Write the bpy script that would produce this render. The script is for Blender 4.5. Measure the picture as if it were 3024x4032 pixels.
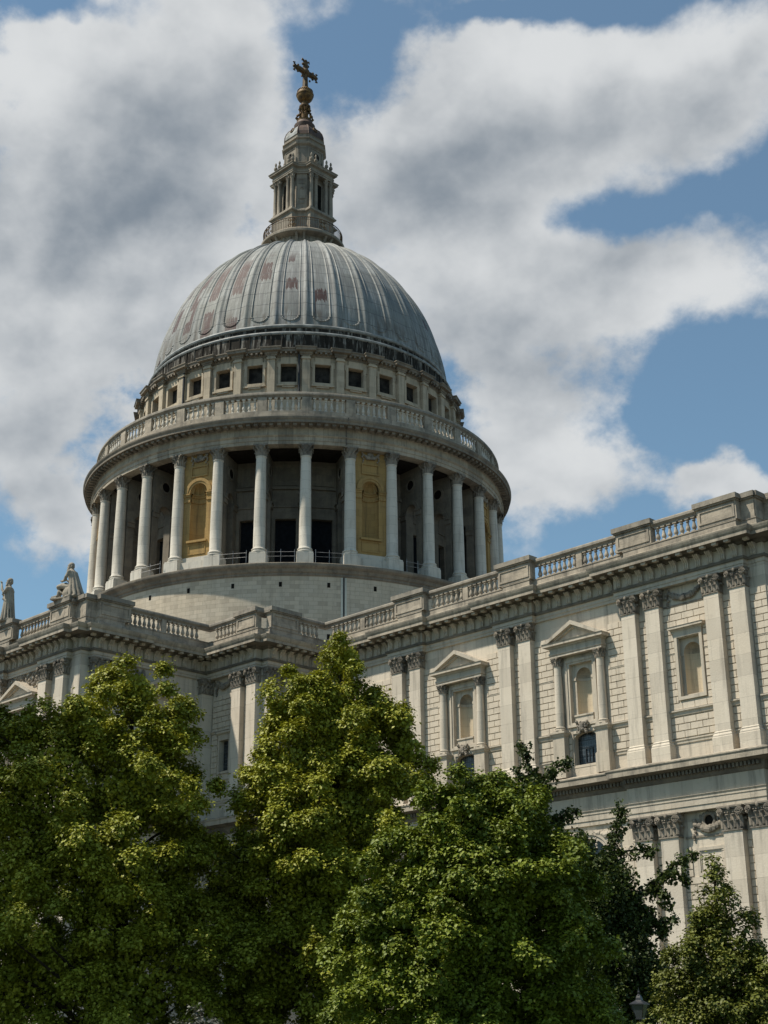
import bpy, math, random
import numpy as np
from mathutils import Vector, Matrix, Quaternion
R = math.radians
PI = math.pi
SC = bpy.context.scene
for o in list(bpy.data.objects):
    bpy.data.objects.remove(o)

# ------------------------------------------------------------------ camera
cam_d = bpy.data.cameras.new("camera")
cam = bpy.data.objects.new("camera", cam_d)
SC.collection.objects.link(cam)
SC.camera = cam
rt = Vector((0.70093155, 0.71319295, -0.00712608))
dn = Vector((-0.25556124, 0.24181461, -0.93606311))
fw = Vector((-0.66587042, 0.65793732, 0.35175996))
m = Matrix((rt, -dn, -fw)).transposed().to_4x4()
m.translation = Vector((104.354, -90.667, 1.6))
cam.matrix_world = m
cam_d.sensor_fit = 'VERTICAL'
cam_d.sensor_height = 36.0
cam_d.sensor_width = 27.0
cam_d.lens = 5586.7 / 4032 * 36
cam_d.clip_start = 0.5
cam_d.clip_end = 8000

# ------------------------------------------------------------------ light, exposure
SUN_EL, SUN_AZ = 57.0, 214.0            # azimuth clockwise from +Y (north)
SKY_STRENGTH = 0.10
SUN_STRENGTH = 5.0
EXPOSURE = 0.22
SC.view_settings.view_transform = 'Standard'
SC.view_settings.look = 'None'
SC.view_settings.gamma = 1.0
SC.view_settings.exposure = EXPOSURE
try:
    SC.view_settings.use_curve_mapping = False
except Exception:
    pass
sun_d = bpy.data.lights.new("sun", 'SUN')
sun = bpy.data.objects.new("sun", sun_d)
SC.collection.objects.link(sun)
sdir = Vector((math.sin(R(SUN_AZ)) * math.cos(R(SUN_EL)), math.cos(R(SUN_AZ)) * math.cos(R(SUN_EL)), math.sin(R(SUN_EL))))
sun.rotation_euler = (-sdir).to_track_quat('-Z', 'Y').to_euler()
sun.location = (0, -60, 160)
sun_d.energy = SUN_STRENGTH
sun_d.angle = R(1.6)
sun_d.color = (1.0, 0.925, 0.80)

# ------------------------------------------------------------------ sky with clouds (world directions: azimuth, elevation)
COVER = [(-1.0594, 0.6221, 0.1044, 0.0555, 0.9), (-0.9834, 0.6539, 0.1069, 0.0555, 0.9), (-0.9262, 0.667, 0.054, 0.0555, 0.7), (-1.021, 0.5256, 0.1245, 0.0653, 0.8), (-1.04, 0.423, 0.093, 0.0653, 0.55), (-0.9268, 0.604, 0.0634, 0.062, 0.7), (-0.8902, 0.5342, 0.0341, 0.0228, 0.25), (-0.8401, 0.6982, 0.0298, 0.0098, 0.35), (-0.7605, 0.6703, 0.05, 0.0131, 0.25), (-0.6254, 0.6393, 0.1342, 0.0424, 1.0), (-0.5312, 0.6349, 0.0891, 0.0424, 0.8), (-0.7246, 0.5782, 0.1286, 0.0718, 0.9), (-0.6722, 0.5065, 0.1231, 0.0555, 0.8), (-0.553, 0.5092, 0.0972, 0.0359, 0.8), (-0.6977, 0.4307, 0.0467, 0.0653, 0.55), (-0.6509, 0.3863, 0.0458, 0.0359, 0.8), (-0.5434, 0.3686, 0.0485, 0.0190, 1.1), (-0.6235, 0.4297, 0.0287, 0.0131, 0.25), (-0.5342, 0.425, 0.0215, 0.0098, 0.2), (-0.6013, 0.69, 0.2115, 0.0147, -0.9), (-0.8001, 0.6678, 0.0499, 0.0359, -0.65), (-0.8435, 0.6555, 0.0185, 0.0294, -0.35), (-1.0513, 0.6832, 0.0463, 0.0141, -1.0), (-0.6168, 0.5623, 0.0444, 0.0157, -0.95), (-0.5257, 0.5617, 0.0483, 0.0157, -0.9), (-0.4874, 0.5807, 0.0234, 0.0131, -0.5), (-0.5626, 0.416, 0.085, 0.036, -0.68), (-0.60, 0.44, 0.03, 0.02, .2), (-0.5046, 0.447, 0.047, 0.0294, -0.5), (-1.04, 0.3053, 0.0684, 0.0294, -0.25), (-1.03, 0.36, 0.09, 0.06, .45), (-1.0, .325, .10, .035, .4), (-1.0272, 0.3906, 0.0247, 0.0131, -0.3), (-0.9112, 0.5506, 0.023, 0.0196, -0.45), (-0.6378, 0.4788, 0.0221, 0.0098, -0.2), (-0.6664, 0.4195, 0.0143, 0.0098, -0.2)]
COVER += [(-0.60, 0.425, 0.016, 0.008, 0.45), (-0.545, 0.43, 0.012, 0.006, 0.45), (-0.515, 0.405, 0.014, 0.007, 0.4), (-0.62, 0.40, 0.02, 0.008, 0.35), (-0.76, 0.685, 0.03, 0.008, 0.4), (-0.70, 0.70, 0.03, 0.006, 0.35)]
SHADE = [(-0.9668, 0.5798, 0.0936, 0.0457, 0.48), (-1.0469, 0.5354, 0.0986, 0.0359, 0.38), (-0.9734, 0.622, 0.0522, 0.0261, 0.2), (-0.763, 0.5606, 0.077, 0.0424, 0.35), (-0.7044, 0.6051, 0.0873, 0.0196, 0.25), (-0.7278, 0.4899, 0.0592, 0.0392, 0.2), (-0.6754, 0.4491, 0.0507, 0.0326, 0.3), (-0.9999, 0.4835, 0.0958, 0.0424, 0.2), (-1.0796, 0.6373, 0.0487, 0.0261, -0.5), (-0.6236, 0.6599, 0.1074, 0.0196, -0.4), (-0.529, 0.6523, 0.0657, 0.0163, -0.3), (-0.8004, 0.6258, 0.0362, 0.0196, -0.35), (-0.9656, 0.505, 0.0447, 0.0196, -0.1), (-0.5648, 0.4979, 0.0817, 0.0196, -0.25), (-0.6431, 0.3988, 0.0389, 0.0163, -0.25), (-0.9857, 0.535, 0.0228, 0.0131, -0.3), (-0.9038, 0.6917, 0.0678, 0.0196, -0.2)]


class NT:
    """small helper to wire nodes"""
    def __init__(s, tree):
        s.t = tree
        s.n = tree.nodes
        s.l = tree.links

    def node(s, typ, **kw):
        n = s.n.new(typ)
        for k, v in kw.items():
            setattr(n, k, v)
        return n

    def put(s, sock, val):
        if hasattr(val, 'is_output') or isinstance(val, bpy.types.NodeSocket):
            s.l.new(val, sock)
        else:
            sock.default_value = val

    def math(s, op, a, b=0.0, c=0.0, clamp=False):
        n = s.node('ShaderNodeMath', operation=op, use_clamp=clamp)
        s.put(n.inputs[0], a)
        s.put(n.inputs[1], b)
        s.put(n.inputs[2], c)
        return n.outputs[0]

    def vmath(s, op, a, b=(0, 0, 0)):
        n = s.node('ShaderNodeVectorMath', operation=op)
        s.put(n.inputs[0], a)
        s.put(n.inputs[1], b)
        return n.outputs['Value'] if op in ('LENGTH', 'DOT_PRODUCT', 'DISTANCE') else n.outputs[0]

    def xyz(s, x, y, z):
        n = s.node('ShaderNodeCombineXYZ')
        s.put(n.inputs[0], x)
        s.put(n.inputs[1], y)
        s.put(n.inputs[2], z)
        return n.outputs[0]

    def sep(s, v):
        n = s.node('ShaderNodeSeparateXYZ')
        s.put(n.inputs[0], v)
        return n.outputs

    def noise(s, vec, scale, detail=4.0, rough=0.55, dist=0.0):
        n = s.node('ShaderNodeTexNoise')
        s.put(n.inputs['Vector'], vec)
        n.inputs['Scale'].default_value = scale
        n.inputs['Detail'].default_value = detail
        n.inputs['Roughness'].default_value = rough
        n.inputs['Distortion'].default_value = dist
        return n.outputs['Fac']

    def mix(s, f, a, b, mode='MIX'):
        n = s.node('ShaderNodeMix', data_type='RGBA', blend_type=mode, clamp_factor=True)
        s.put(n.inputs[0], f)
        for i, v in ((6, a), (7, b)):
            if isinstance(v, tuple) and len(v) == 3:
                v = (*v, 1)
            s.put(n.inputs[i], v)
        return n.outputs[2]

    def rng(s, v, a, b, c=0.0, d=1.0, smooth=True):
        n = s.node('ShaderNodeMapRange', interpolation_type='SMOOTHSTEP' if smooth else 'LINEAR')
        s.put(n.inputs[0], v)
        for i, q in enumerate((a, b, c, d)):
            s.put(n.inputs[i + 1], q)
        return n.outputs[0]


world = bpy.data.worlds.new("World")
SC.world = world
world.use_nodes = True
W = NT(world.node_tree)
W.n.clear()
sky = W.node('ShaderNodeTexSky', sky_type='NISHITA')
sky.sun_disc = False
sky.sun_elevation = R(SUN_EL)
sky.sun_rotation = R(SUN_AZ)
sky.air_density = 1.0
sky.dust_density = 0.4
sky.ozone_density = 2.0
geo = W.node('ShaderNodeNewGeometry')
dirv = W.vmath('NORMALIZE', W.vmath('MULTIPLY', geo.outputs['Incoming'], (-1, -1, -1)))
dx, dy, dz = W.sep(dirv)
az = W.math('ARCTAN2', dx, dy)
el = W.math('ARCSINE', dz)
warp = W.node('ShaderNodeTexNoise')
W.put(warp.inputs['Vector'], dirv)
warp.inputs['Scale'].default_value = 14.0
warp.inputs['Detail'].default_value = 5.0
wv = W.vmath('SUBTRACT', warp.outputs['Color'], (0.5, 0.5, 0.5))
wvs = W.sep(wv)
azw = W.math('MULTIPLY_ADD', wvs[0], 0.09, az)
elw = W.math('MULTIPLY_ADD', wvs[1], 0.06, el)


def field(L, a, e, base):
    acc = base
    for (u, v, ru, rv, w) in L:
        p = W.math('MULTIPLY', W.math('SUBTRACT', a, u), 1 / ru)
        q = W.math('MULTIPLY', W.math('SUBTRACT', e, v), 1 / rv)
        r2 = W.math('MULTIPLY_ADD', p, p, W.math('MULTIPLY', q, q))
        g = W.math('POWER', math.e, W.math('MULTIPLY', r2, -1.0))
        acc = W.math('MULTIPLY_ADD', g, w, acc)
    return acc


# noise is stretched a little along the horizon; the second sample is shifted towards the sun for shading
nvec = W.vmath('MULTIPLY', dirv, (1.0, 1.0, 1.25))
f1 = W.noise(nvec, 6.0, 10.0, 0.60, 0.0)
f3 = W.noise(nvec, 26.0, 6.0, 0.6)
g1 = W.noise(nvec, 7.0, 2.5, 0.5)
g2 = W.noise(W.vmath('ADD', nvec, tuple(sdir * 0.035)), 7.0, 2.5, 0.5)
cov = field(COVER, azw, elw, 0.0)
# outside the framed part cloud is thinned on purpose to lower ambient light
den = W.math('ADD', cov, W.math('MULTIPLY_ADD', f1, 3.5, -1.75))
den = W.math('MULTIPLY_ADD', f3, 1.0, W.math('SUBTRACT', den, 0.5))
frm = field([(-0.78, 0.52, 0.45, 0.34, 1.0)], az, el, 0.0)
den = W.math('ADD', den, W.math('MULTIPLY_ADD', frm, 0.50, -0.50))
soft = W.noise(nvec, 3.3, 2.0, 0.5)
alpha = W.rng(den, W.math('MULTIPLY_ADD', soft, -0.9, 0.26), W.math('MULTIPLY_ADD', soft, 1.3, -0.17))
shd = field(SHADE, azw, elw, 0.0)
h1 = W.noise(nvec, 17.0, 4.0, 0.55)
h2 = W.noise(W.vmath('ADD', nvec, tuple(sdir * 0.014)), 17.0, 4.0, 0.55)
rel = W.math('MULTIPLY_ADD', W.math('SUBTRACT', h1, h2), 0.7, W.math('MULTIPLY', W.math('SUBTRACT', g1, g2), 1.5))
lum = W.math('ADD', W.math('SUBTRACT', 0.68, W.math('MULTIPLY', shd, W.math('MULTIPLY_ADD', f1, 1.7, -0.16))), rel)
lum = W.math('SUBTRACT', lum, W.math('MULTIPLY', W.rng(den, 0.3, 1.5), 0.18))
lum = W.math('MULTIPLY_ADD', f3, 0.22, W.math('SUBTRACT', lum, 0.09))
lum = W.rng(lum, -0.25, 1.1)
ccol = W.mix(lum, (0.20, 0.24, 0.285), (0.72, 0.735, 0.74))
bg_sky = W.node('ShaderNodeBackground')
skyc = W.mix(1.0, sky.outputs[0], (0.92, 1.13, 1.06), 'MULTIPLY')
skyc = W.mix(0.10, skyc, (3.6, 3.9, 4.1))
W.put(bg_sky.inputs[0], skyc)
bg_sky.inputs[1].default_value = SKY_STRENGTH
bg_cl = W.node('ShaderNodeBackground')
W.put(bg_cl.inputs[0], ccol)
bg_cl.inputs[1].default_value = 0.86
mixs = W.node('ShaderNodeMixShader')
W.put(mixs.inputs[0], W.math('MULTIPLY', alpha, 0.96))
W.l.new(bg_sky.outputs[0], mixs.inputs[1])
W.l.new(bg_cl.outputs[0], mixs.inputs[2])
wo = W.node('ShaderNodeOutputWorld')
W.l.new(mixs.outputs[0], wo.inputs[0])


# ------------------------------------------------------------------ materials
def new_mat(name):
    mt = bpy.data.materials.new(name)
    mt.use_nodes = True
    T = NT(mt.node_tree)
    T.n.clear()
    b = T.node('ShaderNodeBsdfPrincipled')
    o = T.node('ShaderNodeOutputMaterial')
    T.l.new(b.outputs[0], o.inputs[0])
    return mt, T, b, o


def stone(name, col, dirt=(0.11, 0.10, 0.085), streak=0.45, blotch=0.35, course=None, cyl=None, jdark=0.55, bvar=0.14, rough=0.88, soot=0.0, tint=(0.47, 0.38, 0.27)):
    """weathered Portland stone. course=(row height, block width, joint) draws fine ashlar joints"""
    mt, T, b, o = new_mat(name)
    g = T.node('ShaderNodeNewGeometry')
    pos = g.outputs['Position']
    x, y, z = T.sep(pos)
    n1 = T.noise(pos, 0.35, 5, 0.6)
    n2 = T.noise(pos, 2.2, 6, 0.62)
    st = T.noise(T.vmath('MULTIPLY', pos, (2.6, 2.6, 0.22)), 1.0, 6, 0.65)
    c = T.mix(T.rng(n1, 0.35, 0.7), col, tuple(0.78 * a + 0.22 * t for a, t in zip(col, tint)))
    c = T.mix(T.math('MULTIPLY', T.rng(n2, 0.52, 0.78), blotch), c, tuple(0.62 * v for v in col))
    c = T.mix(T.math('MULTIPLY', T.rng(n2, 0.46, 0.25), 0.3), c, tuple(min(1, 1.18 * v) for v in col))
    hgt = n2
    if course:
        rh, bw, js = course
        if cyl:
            u = T.math('MULTIPLY', T.math('ARCTAN2', x, y), cyl)
        else:
            u = T.math('ADD', x, y)
        br = T.node('ShaderNodeTexBrick')
        T.put(br.inputs['Vector'], T.xyz(u, z, 0.0))
        br.inputs['Scale'].default_value = 1.0
        br.inputs['Mortar Size'].default_value = js
        br.inputs['Mortar Smooth'].default_value = 0.2
        br.inputs['Brick Width'].default_value = bw
        br.inputs['Row Height'].default_value = rh
        br.inputs['Color1'].default_value = (0, 0, 0, 1)
        br.inputs['Color2'].default_value = (1, 1, 1, 1)
        br.inputs['Mortar'].default_value = (0.5, 0.5, 0.5, 1)
        br.inputs['Bias'].default_value = 0.0
        blk = br.outputs['Color']
        c = T.mix(T.math('MULTIPLY', T.rng(blk, 0.55, 1.0), bvar * 3), c, tuple(0.72 * a for a in col))
        c = T.mix(T.math('MULTIPLY', T.rng(blk, 0.35, 0.0), bvar * 2.2), c, tuple(min(1, 1.16 * a) for a in col))
        c = T.mix(T.math('MULTIPLY', br.outputs['Fac'], jdark), c, dirt)
    c = T.mix(T.math('MULTIPLY', T.rng(st, 0.48, 0.72), streak), c, dirt)
    wash = T.noise(T.vmath('MULTIPLY', pos, (1.7, 1.7, 0.12)), 1.0, 5, 0.6)
    c = T.mix(T.math('MULTIPLY', T.rng(wash, 0.55, 0.75), 0.35), c, tuple(min(0.8, 1.25 * v) for v in col))
    if soot:
        so = T.noise(pos, 0.9, 7, 0.7, 0.4)
        c = T.mix(T.math('MULTIPLY', T.rng(so, 0.42, 0.7), soot), c, (0.055, 0.052, 0.047))
    T.put(b.inputs['Base Color'], c)
    b.inputs['Roughness'].default_value = rough
    b.inputs['Specular IOR Level'].default_value = 0.25
    bp = T.node('ShaderNodeBump')
    bp.inputs['Strength'].default_value = 0.35
    bp.inputs['Distance'].default_value = 0.05
    T.put(bp.inputs['Height'], T.noise(pos, 9.0, 5, 0.65))
    T.l.new(bp.outputs[0], b.inputs['Normal'])
    return mt


STONE = (0.53, 0.465, 0.372)
M = {}
M['wall'] = stone('portland_ashlar', STONE, streak=0.5, course=(0.86, 1.9, 0.006), jdark=0.4, bvar=0.22)
M['rustic'] = stone('portland_rusticated', (0.53, 0.462, 0.368), streak=0.38, blotch=0.4, course=(0.428, 0.86, 0.0), jdark=0.0, bvar=0.10)
M['shaft'] = stone('portland_shaft', (0.56, 0.495, 0.402), streak=0.40, blotch=0.4, course=(1.27, 9.0, 0.010), jdark=0.45, bvar=0.15)
M['drumshaft'] = stone('portland_drum_shaft', (0.56, 0.52, 0.445), streak=0.42, blotch=0.4, course=(0.87, 40.0, 0.012), jdark=0.45, bvar=0.12)
M['trim'] = stone('portland_trim', (0.455, 0.40, 0.32), streak=0.5, blotch=0.5, course=(9.0, 1.6, 0.008), jdark=0.3, bvar=0.1)
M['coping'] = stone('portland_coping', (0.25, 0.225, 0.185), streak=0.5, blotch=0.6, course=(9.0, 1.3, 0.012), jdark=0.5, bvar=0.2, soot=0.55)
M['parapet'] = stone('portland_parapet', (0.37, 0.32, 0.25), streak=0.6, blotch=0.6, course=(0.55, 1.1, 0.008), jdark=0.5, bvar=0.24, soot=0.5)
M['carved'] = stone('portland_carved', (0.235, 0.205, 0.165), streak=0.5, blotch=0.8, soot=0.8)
M['drum'] = stone('portland_drum_blocks', (0.49, 0.415, 0.31), streak=0.22, blotch=0.5, course=(0.37, 0.82, 0.012), cyl=21.4, jdark=0.5, bvar=0.22, tint=(0.62, 0.58, 0.50))
M['drumin'] = stone('portland_inner_drum', (0.185, 0.16, 0.125), streak=0.45, blotch=0.5, soot=0.4, course=(0.62, 1.3, 0.010), jdark=0.5, bvar=0.15)  # base colour and soot darkened to deepen the shade behind the columns
M['attic'] = stone('portland_attic', (0.43, 0.36, 0.262), streak=0.55, blotch=0.6, course=(0.6, 1.4, 0.008), cyl=16.6, jdark=0.35, bvar=0.2)
M['cornice'] = stone('portland_drum_cornice', (0.38, 0.325, 0.245), streak=0.6, blotch=0.6, course=(9.0, 1.35, 0.014), cyl=21.0, jdark=0.6, bvar=0.34, soot=0.4)
M['ochre'] = stone('ochre_niche_stone', (0.345, 0.225, 0.09), dirt=(0.10, 0.07, 0.035), streak=0.55, blotch=0.6, course=(0.62, 1.0, 0.012), jdark=0.5, bvar=0.12, tint=(0.42, 0.26, 0.07))
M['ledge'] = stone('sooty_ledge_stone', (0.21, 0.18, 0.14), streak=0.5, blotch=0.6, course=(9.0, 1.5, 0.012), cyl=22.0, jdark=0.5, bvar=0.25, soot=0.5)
M['lantern'] = stone('lantern_stone', (0.27, 0.235, 0.185), streak=0.6, blotch=0.6, course=(0.75, 1.6, 0.010), jdark=0.5, bvar=0.2, soot=0.4)
M['statue'] = stone('statue_stone', (0.30, 0.265, 0.21), streak=0.55, blotch=0.6, soot=0.45)
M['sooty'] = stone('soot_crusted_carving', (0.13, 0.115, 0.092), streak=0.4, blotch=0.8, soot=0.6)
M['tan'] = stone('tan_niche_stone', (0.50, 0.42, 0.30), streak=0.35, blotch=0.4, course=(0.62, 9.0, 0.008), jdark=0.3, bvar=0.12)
M['roof'] = stone('lead_flat_roof', (0.16, 0.165, 0.17), streak=0.2)


def simple(name, col, rough=0.6, metal=0.0, spec=0.4, var=0.2, scale=3.0, col2=None):
    mt, T, b, o = new_mat(name)
    g = T.node('ShaderNodeNewGeometry')
    n = T.noise(g.outputs['Position'], scale, 5, 0.6)
    c2 = col2 or tuple(v * (1 - 2 * var) for v in col)
    T.put(b.inputs['Base Color'], T.mix(T.rng(n, 0.35, 0.68), col, c2))
    b.inputs['Roughness'].default_value = rough
    b.inputs['Metallic'].default_value = metal
    b.inputs['Specular IOR Level'].default_value = spec
    return mt


M['dark'] = simple('dark_shutter', (0.016, 0.018, 0.021), 0.8, 0, 0.06)
M['void'] = simple('unlit_opening', (0.02, 0.018, 0.015), 0.95, 0, 0.02)
M['gloom'] = simple('grimy_louvre', (0.05, 0.046, 0.04), 0.9, 0, 0.08, 0.35, 1.5, (0.015, 0.014, 0.013))
M['shade_ceil'] = simple('shade_dark_ceiling', (0.035, 0.03, 0.025), 0.95, 0, 0.05)  # near-black colour stands in for the shade under the colonnade
M['iron'] = simple('weathered_ironwork', (0.055, 0.045, 0.035), 0.6, 0.2, 0.4, col2=(0.15, 0.075, 0.022))
M['gilt'] = simple('worn_gilding', (0.185, 0.105, 0.03), 0.62, 0.1, 0.3, 0.2, 2.5, (0.05, 0.028, 0.013))
M['bronze'] = simple('weathered_bronze_gilding', (0.135, 0.083, 0.034), 0.65, 0.1, 0.3, 0.25, 2.5, (0.04, 0.028, 0.018))
M['rust'] = simple('brown_copper', (0.105, 0.062, 0.042), 0.65, 0.1, 0.4, 0.25, 2.0, (0.055, 0.038, 0.03))
M['pipe'] = simple('dark_drainpipe', (0.03, 0.03, 0.03), 0.6)
M['rail'] = simple('pale_steel_rail', (0.45, 0.45, 0.45), 0.45, 0.5)
M['limewash'] = stone('lime_streak', (0.55, 0.55, 0.47), streak=0.35, blotch=0.5)
M['lampblack'] = simple('black_lamp_paint', (0.02, 0.02, 0.022), 0.4, 0, 0.5)
M['bark'] = simple('bark', (0.045, 0.035, 0.025), 0.95, 0, 0.1, 0.3, 6.0)


def glass_grid(name, pw, ph):
    mt, T, b, o = new_mat(name)
    g = T.node('ShaderNodeNewGeometry')
    x, y, z = T.sep(g.outputs['Position'])
    br = T.node('ShaderNodeTexBrick', offset=0.0)
    T.put(br.inputs['Vector'], T.xyz(T.math('ADD', x, y), z, 0.0))
    br.inputs['Scale'].default_value = 1.0
    br.inputs['Brick Width'].default_value = pw
    br.inputs['Row Height'].default_value = ph
    br.inputs['Mortar Size'].default_value = 0.012
    br.inputs['Color1'].default_value = (0, 0, 0, 1)
    br.inputs['Color2'].default_value = (1, 1, 1, 1)
    c = T.mix(br.outputs['Color'], (0.012, 0.015, 0.018), (0.034, 0.042, 0.046))
    c = T.mix(br.outputs['Fac'], c, (0.09, 0.10, 0.11))
    T.put(b.inputs['Base Color'], c)
    b.inputs['Roughness'].default_value = 0.22
    b.inputs['Specular IOR Level'].default_value = 0.45
    return mt


M['glass'] = glass_grid('leaded_window_glass', 0.19, 0.27)


def lead_mat():
    mt, T, b, o = new_mat('ribbed_dome_lead')
    g = T.node('ShaderNodeNewGeometry')
    pos = g.outputs['Position']
    x, y, z = T.sep(pos)
    th = T.math('MULTIPLY_ADD', T.math('ARCTAN2', x, y), 32 / (2 * PI), 0.5)       # one unit per rib bay
    v = T.math('MULTIPLY', T.math('ARCSINE', T.math('MULTIPLY', T.math('SUBTRACT', z, 65.0), 1 / 18.7, clamp=True)), 15.0)
    panel = T.math('FLOOR', th)
    vj = T.math('MULTIPLY_ADD', T.noise(T.xyz(T.math('MULTIPLY', th, 14.0), 0.0, 5.0), 1.0, 3, 0.6), 1.6, v)
    row = T.math('FLOOR', T.math('MULTIPLY', vj, 1 / 1.25))
    fr = T.math('FRACT', th)
    fv = T.math('FRACT', T.math('MULTIPLY', v, 1 / 1.25))
    wn = T.node('ShaderNodeTexWhiteNoise', noise_dimensions='2D')
    T.put(wn.inputs['Vector'], T.xyz(panel, row, 0.0))
    cell = wn.outputs['Value']
    wp = T.node('ShaderNodeTexWhiteNoise', noise_dimensions='1D')
    T.put(wp.inputs['W'], panel)
    pv = wp.outputs['Value']
    streak = T.noise(T.xyz(T.math('MULTIPLY', th, 9.0), T.math('MULTIPLY', v, 0.22), 3.0), 1.0, 6, 0.7)
    fine = T.noise(T.xyz(T.math('MULTIPLY', th, 26.0), T.math('MULTIPLY', v, 0.5), 9.0), 1.0, 4, 0.7)
    big = T.noise(pos, 0.22, 4, 0.6)
    c = T.mix(T.rng(big, 0.3, 0.7), (0.225, 0.225, 0.215), (0.18, 0.185, 0.17))
    c = T.mix(T.math('MULTIPLY', pv, 0.45), c, (0.19, 0.20, 0.165))
    c = T.mix(T.math('MULTIPLY', T.math('POWER', cell, 2.0), 0.6), c, (0.30, 0.31, 0.295))
    c = T.mix(T.math('MULTIPLY', T.rng(fine, 0.5, 0.62), 0.5), c, (0.12, 0.115, 0.11))
    c = T.mix(T.math('MULTIPLY', T.rng(streak, 0.47, 0.62), 0.6), c, (0.13, 0.128, 0.125))
    c = T.mix(T.math('MULTIPLY', T.rng(streak, 0.48, 0.34), 0.6), c, (0.40, 0.40, 0.385))
    # oxide-red sheets: only inside the flat panels, on some sheets of the southern bays
    inpan = T.math('MULTIPLY', T.rng(T.math('ABSOLUTE', T.math('SUBTRACT', fr, 0.5)), 0.22, 0.20), 1.0)
    azr = T.math('ARCTAN2', x, T.math('MULTIPLY', y, -1.0))                    # from south, towards east
    side = T.math('MULTIPLY', T.rng(azr, R(70), R(26), 0.0, 1.0), T.rng(azr, R(-40), R(5), 0.0, 1.0))
    low = T.rng(z, 78.0, 75.5)
    pick = T.math('GREATER_THAN', T.math('ADD', cell, T.math('MULTIPLY', side, 0.62)), 0.99)
    red = T.math('MULTIPLY', T.math('MULTIPLY', pick, inpan), T.math('MULTIPLY', low, T.rng(fine, 0.36, 0.47)))
    c = T.mix(T.math('MULTIPLY', red, 0.95), c, (0.06, 0.028, 0.025))
    seam = T.rng(T.math('ABSOLUTE', T.math('SUBTRACT', fv, 0.5)), 0.470, 0.488)
    c = T.mix(T.math('MULTIPLY', seam, 0.75), c, (0.07, 0.072, 0.075))
    # brown bare patches at the feet of the ribs
    foot = T.math('MULTIPLY', T.rng(z, 70.2, 68.2), T.rng(T.noise(T.xyz(T.math('MULTIPLY', th, 5.0), T.math('MULTIPLY', v, .5), 1.0), 1.0, 4, 0.6), 0.47, 0.62))
    c = T.mix(T.math('MULTIPLY', foot, 0.75), c, (0.115, 0.10, 0.08))
    T.put(b.inputs['Base Color'], c)
    b.inputs['Roughness'].default_value = 0.68
    b.inputs['Metallic'].default_value = 0.0
    b.inputs['Specular IOR Level'].default_value = 0.3
    bp = T.node('ShaderNodeBump')
    bp.inputs['Strength'].default_value = 0.4
    bp.inputs['Distance'].default_value = 0.06
    T.put(bp.inputs['Height'], T.math('ADD', T.noise(pos, 1.6, 4, 0.6), T.math('MULTIPLY', seam, -0.5)))
    T.l.new(bp.outputs[0], b.inputs['Normal'])
    return mt


def streaked_lead():
    mt, T, b, o = new_mat('streaked_lead_riser')
    g = T.node('ShaderNodeNewGeometry')
    pos = g.outputs['Position']
    x, y, z = T.sep(pos)
    th = T.math('MULTIPLY', T.math('ARCTAN2', x, y), 16.0)
    s1 = T.noise(T.xyz(T.math('MULTIPLY', th, 3.2), T.math('MULTIPLY', z, 0.25), 0.0), 1.0, 6, 0.75)
    s2 = T.noise(pos, 0.5, 3, 0.6)
    c = T.mix(T.rng(s1, 0.5, 0.62), (0.026, 0.023, 0.019), (0.24, 0.225, 0.195))
    c = T.mix(T.math('MULTIPLY', T.rng(s2, 0.5, 0.65), 0.6), c, (0.035, 0.032, 0.027))
    T.put(b.inputs['Base Color'], c)
    b.inputs['Roughness'].default_value = 0.92
    b.inputs['Specular IOR Level'].default_value = 0.08
    return mt


M['lead'] = lead_mat()
M['riser'] = streaked_lead()
M['roll'] = simple('lead_roll', (0.30, 0.31, 0.30), 0.65, 0, 0.3, 0.25, 1.2, (0.15, 0.155, 0.145))


def leaf_mat(name, c1, c2, c3, trans):
    mt, T, b, o = new_mat(name)
    g = T.node('ShaderNodeNewGeometry')
    rnd = g.outputs['Random Per Island']
    n = T.noise(g.outputs['Position'], 0.7, 3, 0.6)
    c = T.mix(T.rng(rnd, 0.0, 1.0, smooth=False), c1, c2)
    c = T.mix(T.math('MULTIPLY', T.rng(n, 0.42, 0.68), 0.75), c, c3)
    T.put(b.inputs['Base Color'], c)
    b.inputs['Roughness'].default_value = 0.55
    b.inputs['Specular IOR Level'].default_value = 0.35
    tr = T.node('ShaderNodeBsdfTranslucent')
    T.put(tr.inputs[0], T.mix(0.5, c, trans))
    ms = T.node('ShaderNodeMixShader')
    ms.inputs[0].default_value = 0.14
    T.l.new(b.outputs[0], ms.inputs[1])
    T.l.new(tr.outputs[0], ms.inputs[2])
    T.l.new(ms.outputs[0], o.inputs[0])
    return mt


M['lime'] = leaf_mat('lime_leaves', (0.225, 0.24, 0.017), (0.345, 0.345, 0.036), (0.14, 0.165, 0.012), (0.27, 0.26, 0.02))
M['maple'] = leaf_mat('maple_leaves', (0.125, 0.165, 0.012), (0.20, 0.235, 0.02), (0.08, 0.112, 0.010), (0.17, 0.20, 0.015))
M['ginkgo'] = leaf_mat('ginkgo_leaves', (0.04, 0.058, 0.011), (0.07, 0.092, 0.015), (0.028, 0.042, 0.009), (0.06, 0.10, 0.015))
M['young'] = leaf_mat('young_tree_leaves', (0.10, 0.118, 0.016), (0.165, 0.175, 0.025), (0.06, 0.075, 0.012), (0.12, 0.14, 0.02))
M['darkleaf'] = leaf_mat('dark_leaves', (0.016, 0.030, 0.011), (0.03, 0.048, 0.014), (0.012, 0.022, 0.009), (0.03, 0.06, 0.012))
M['greyleaf'] = leaf_mat('grey_leaves', (0.09, 0.09, 0.075), (0.14, 0.14, 0.115), (0.07, 0.085, 0.035), (0.1, 0.1, 0.06))


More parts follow.
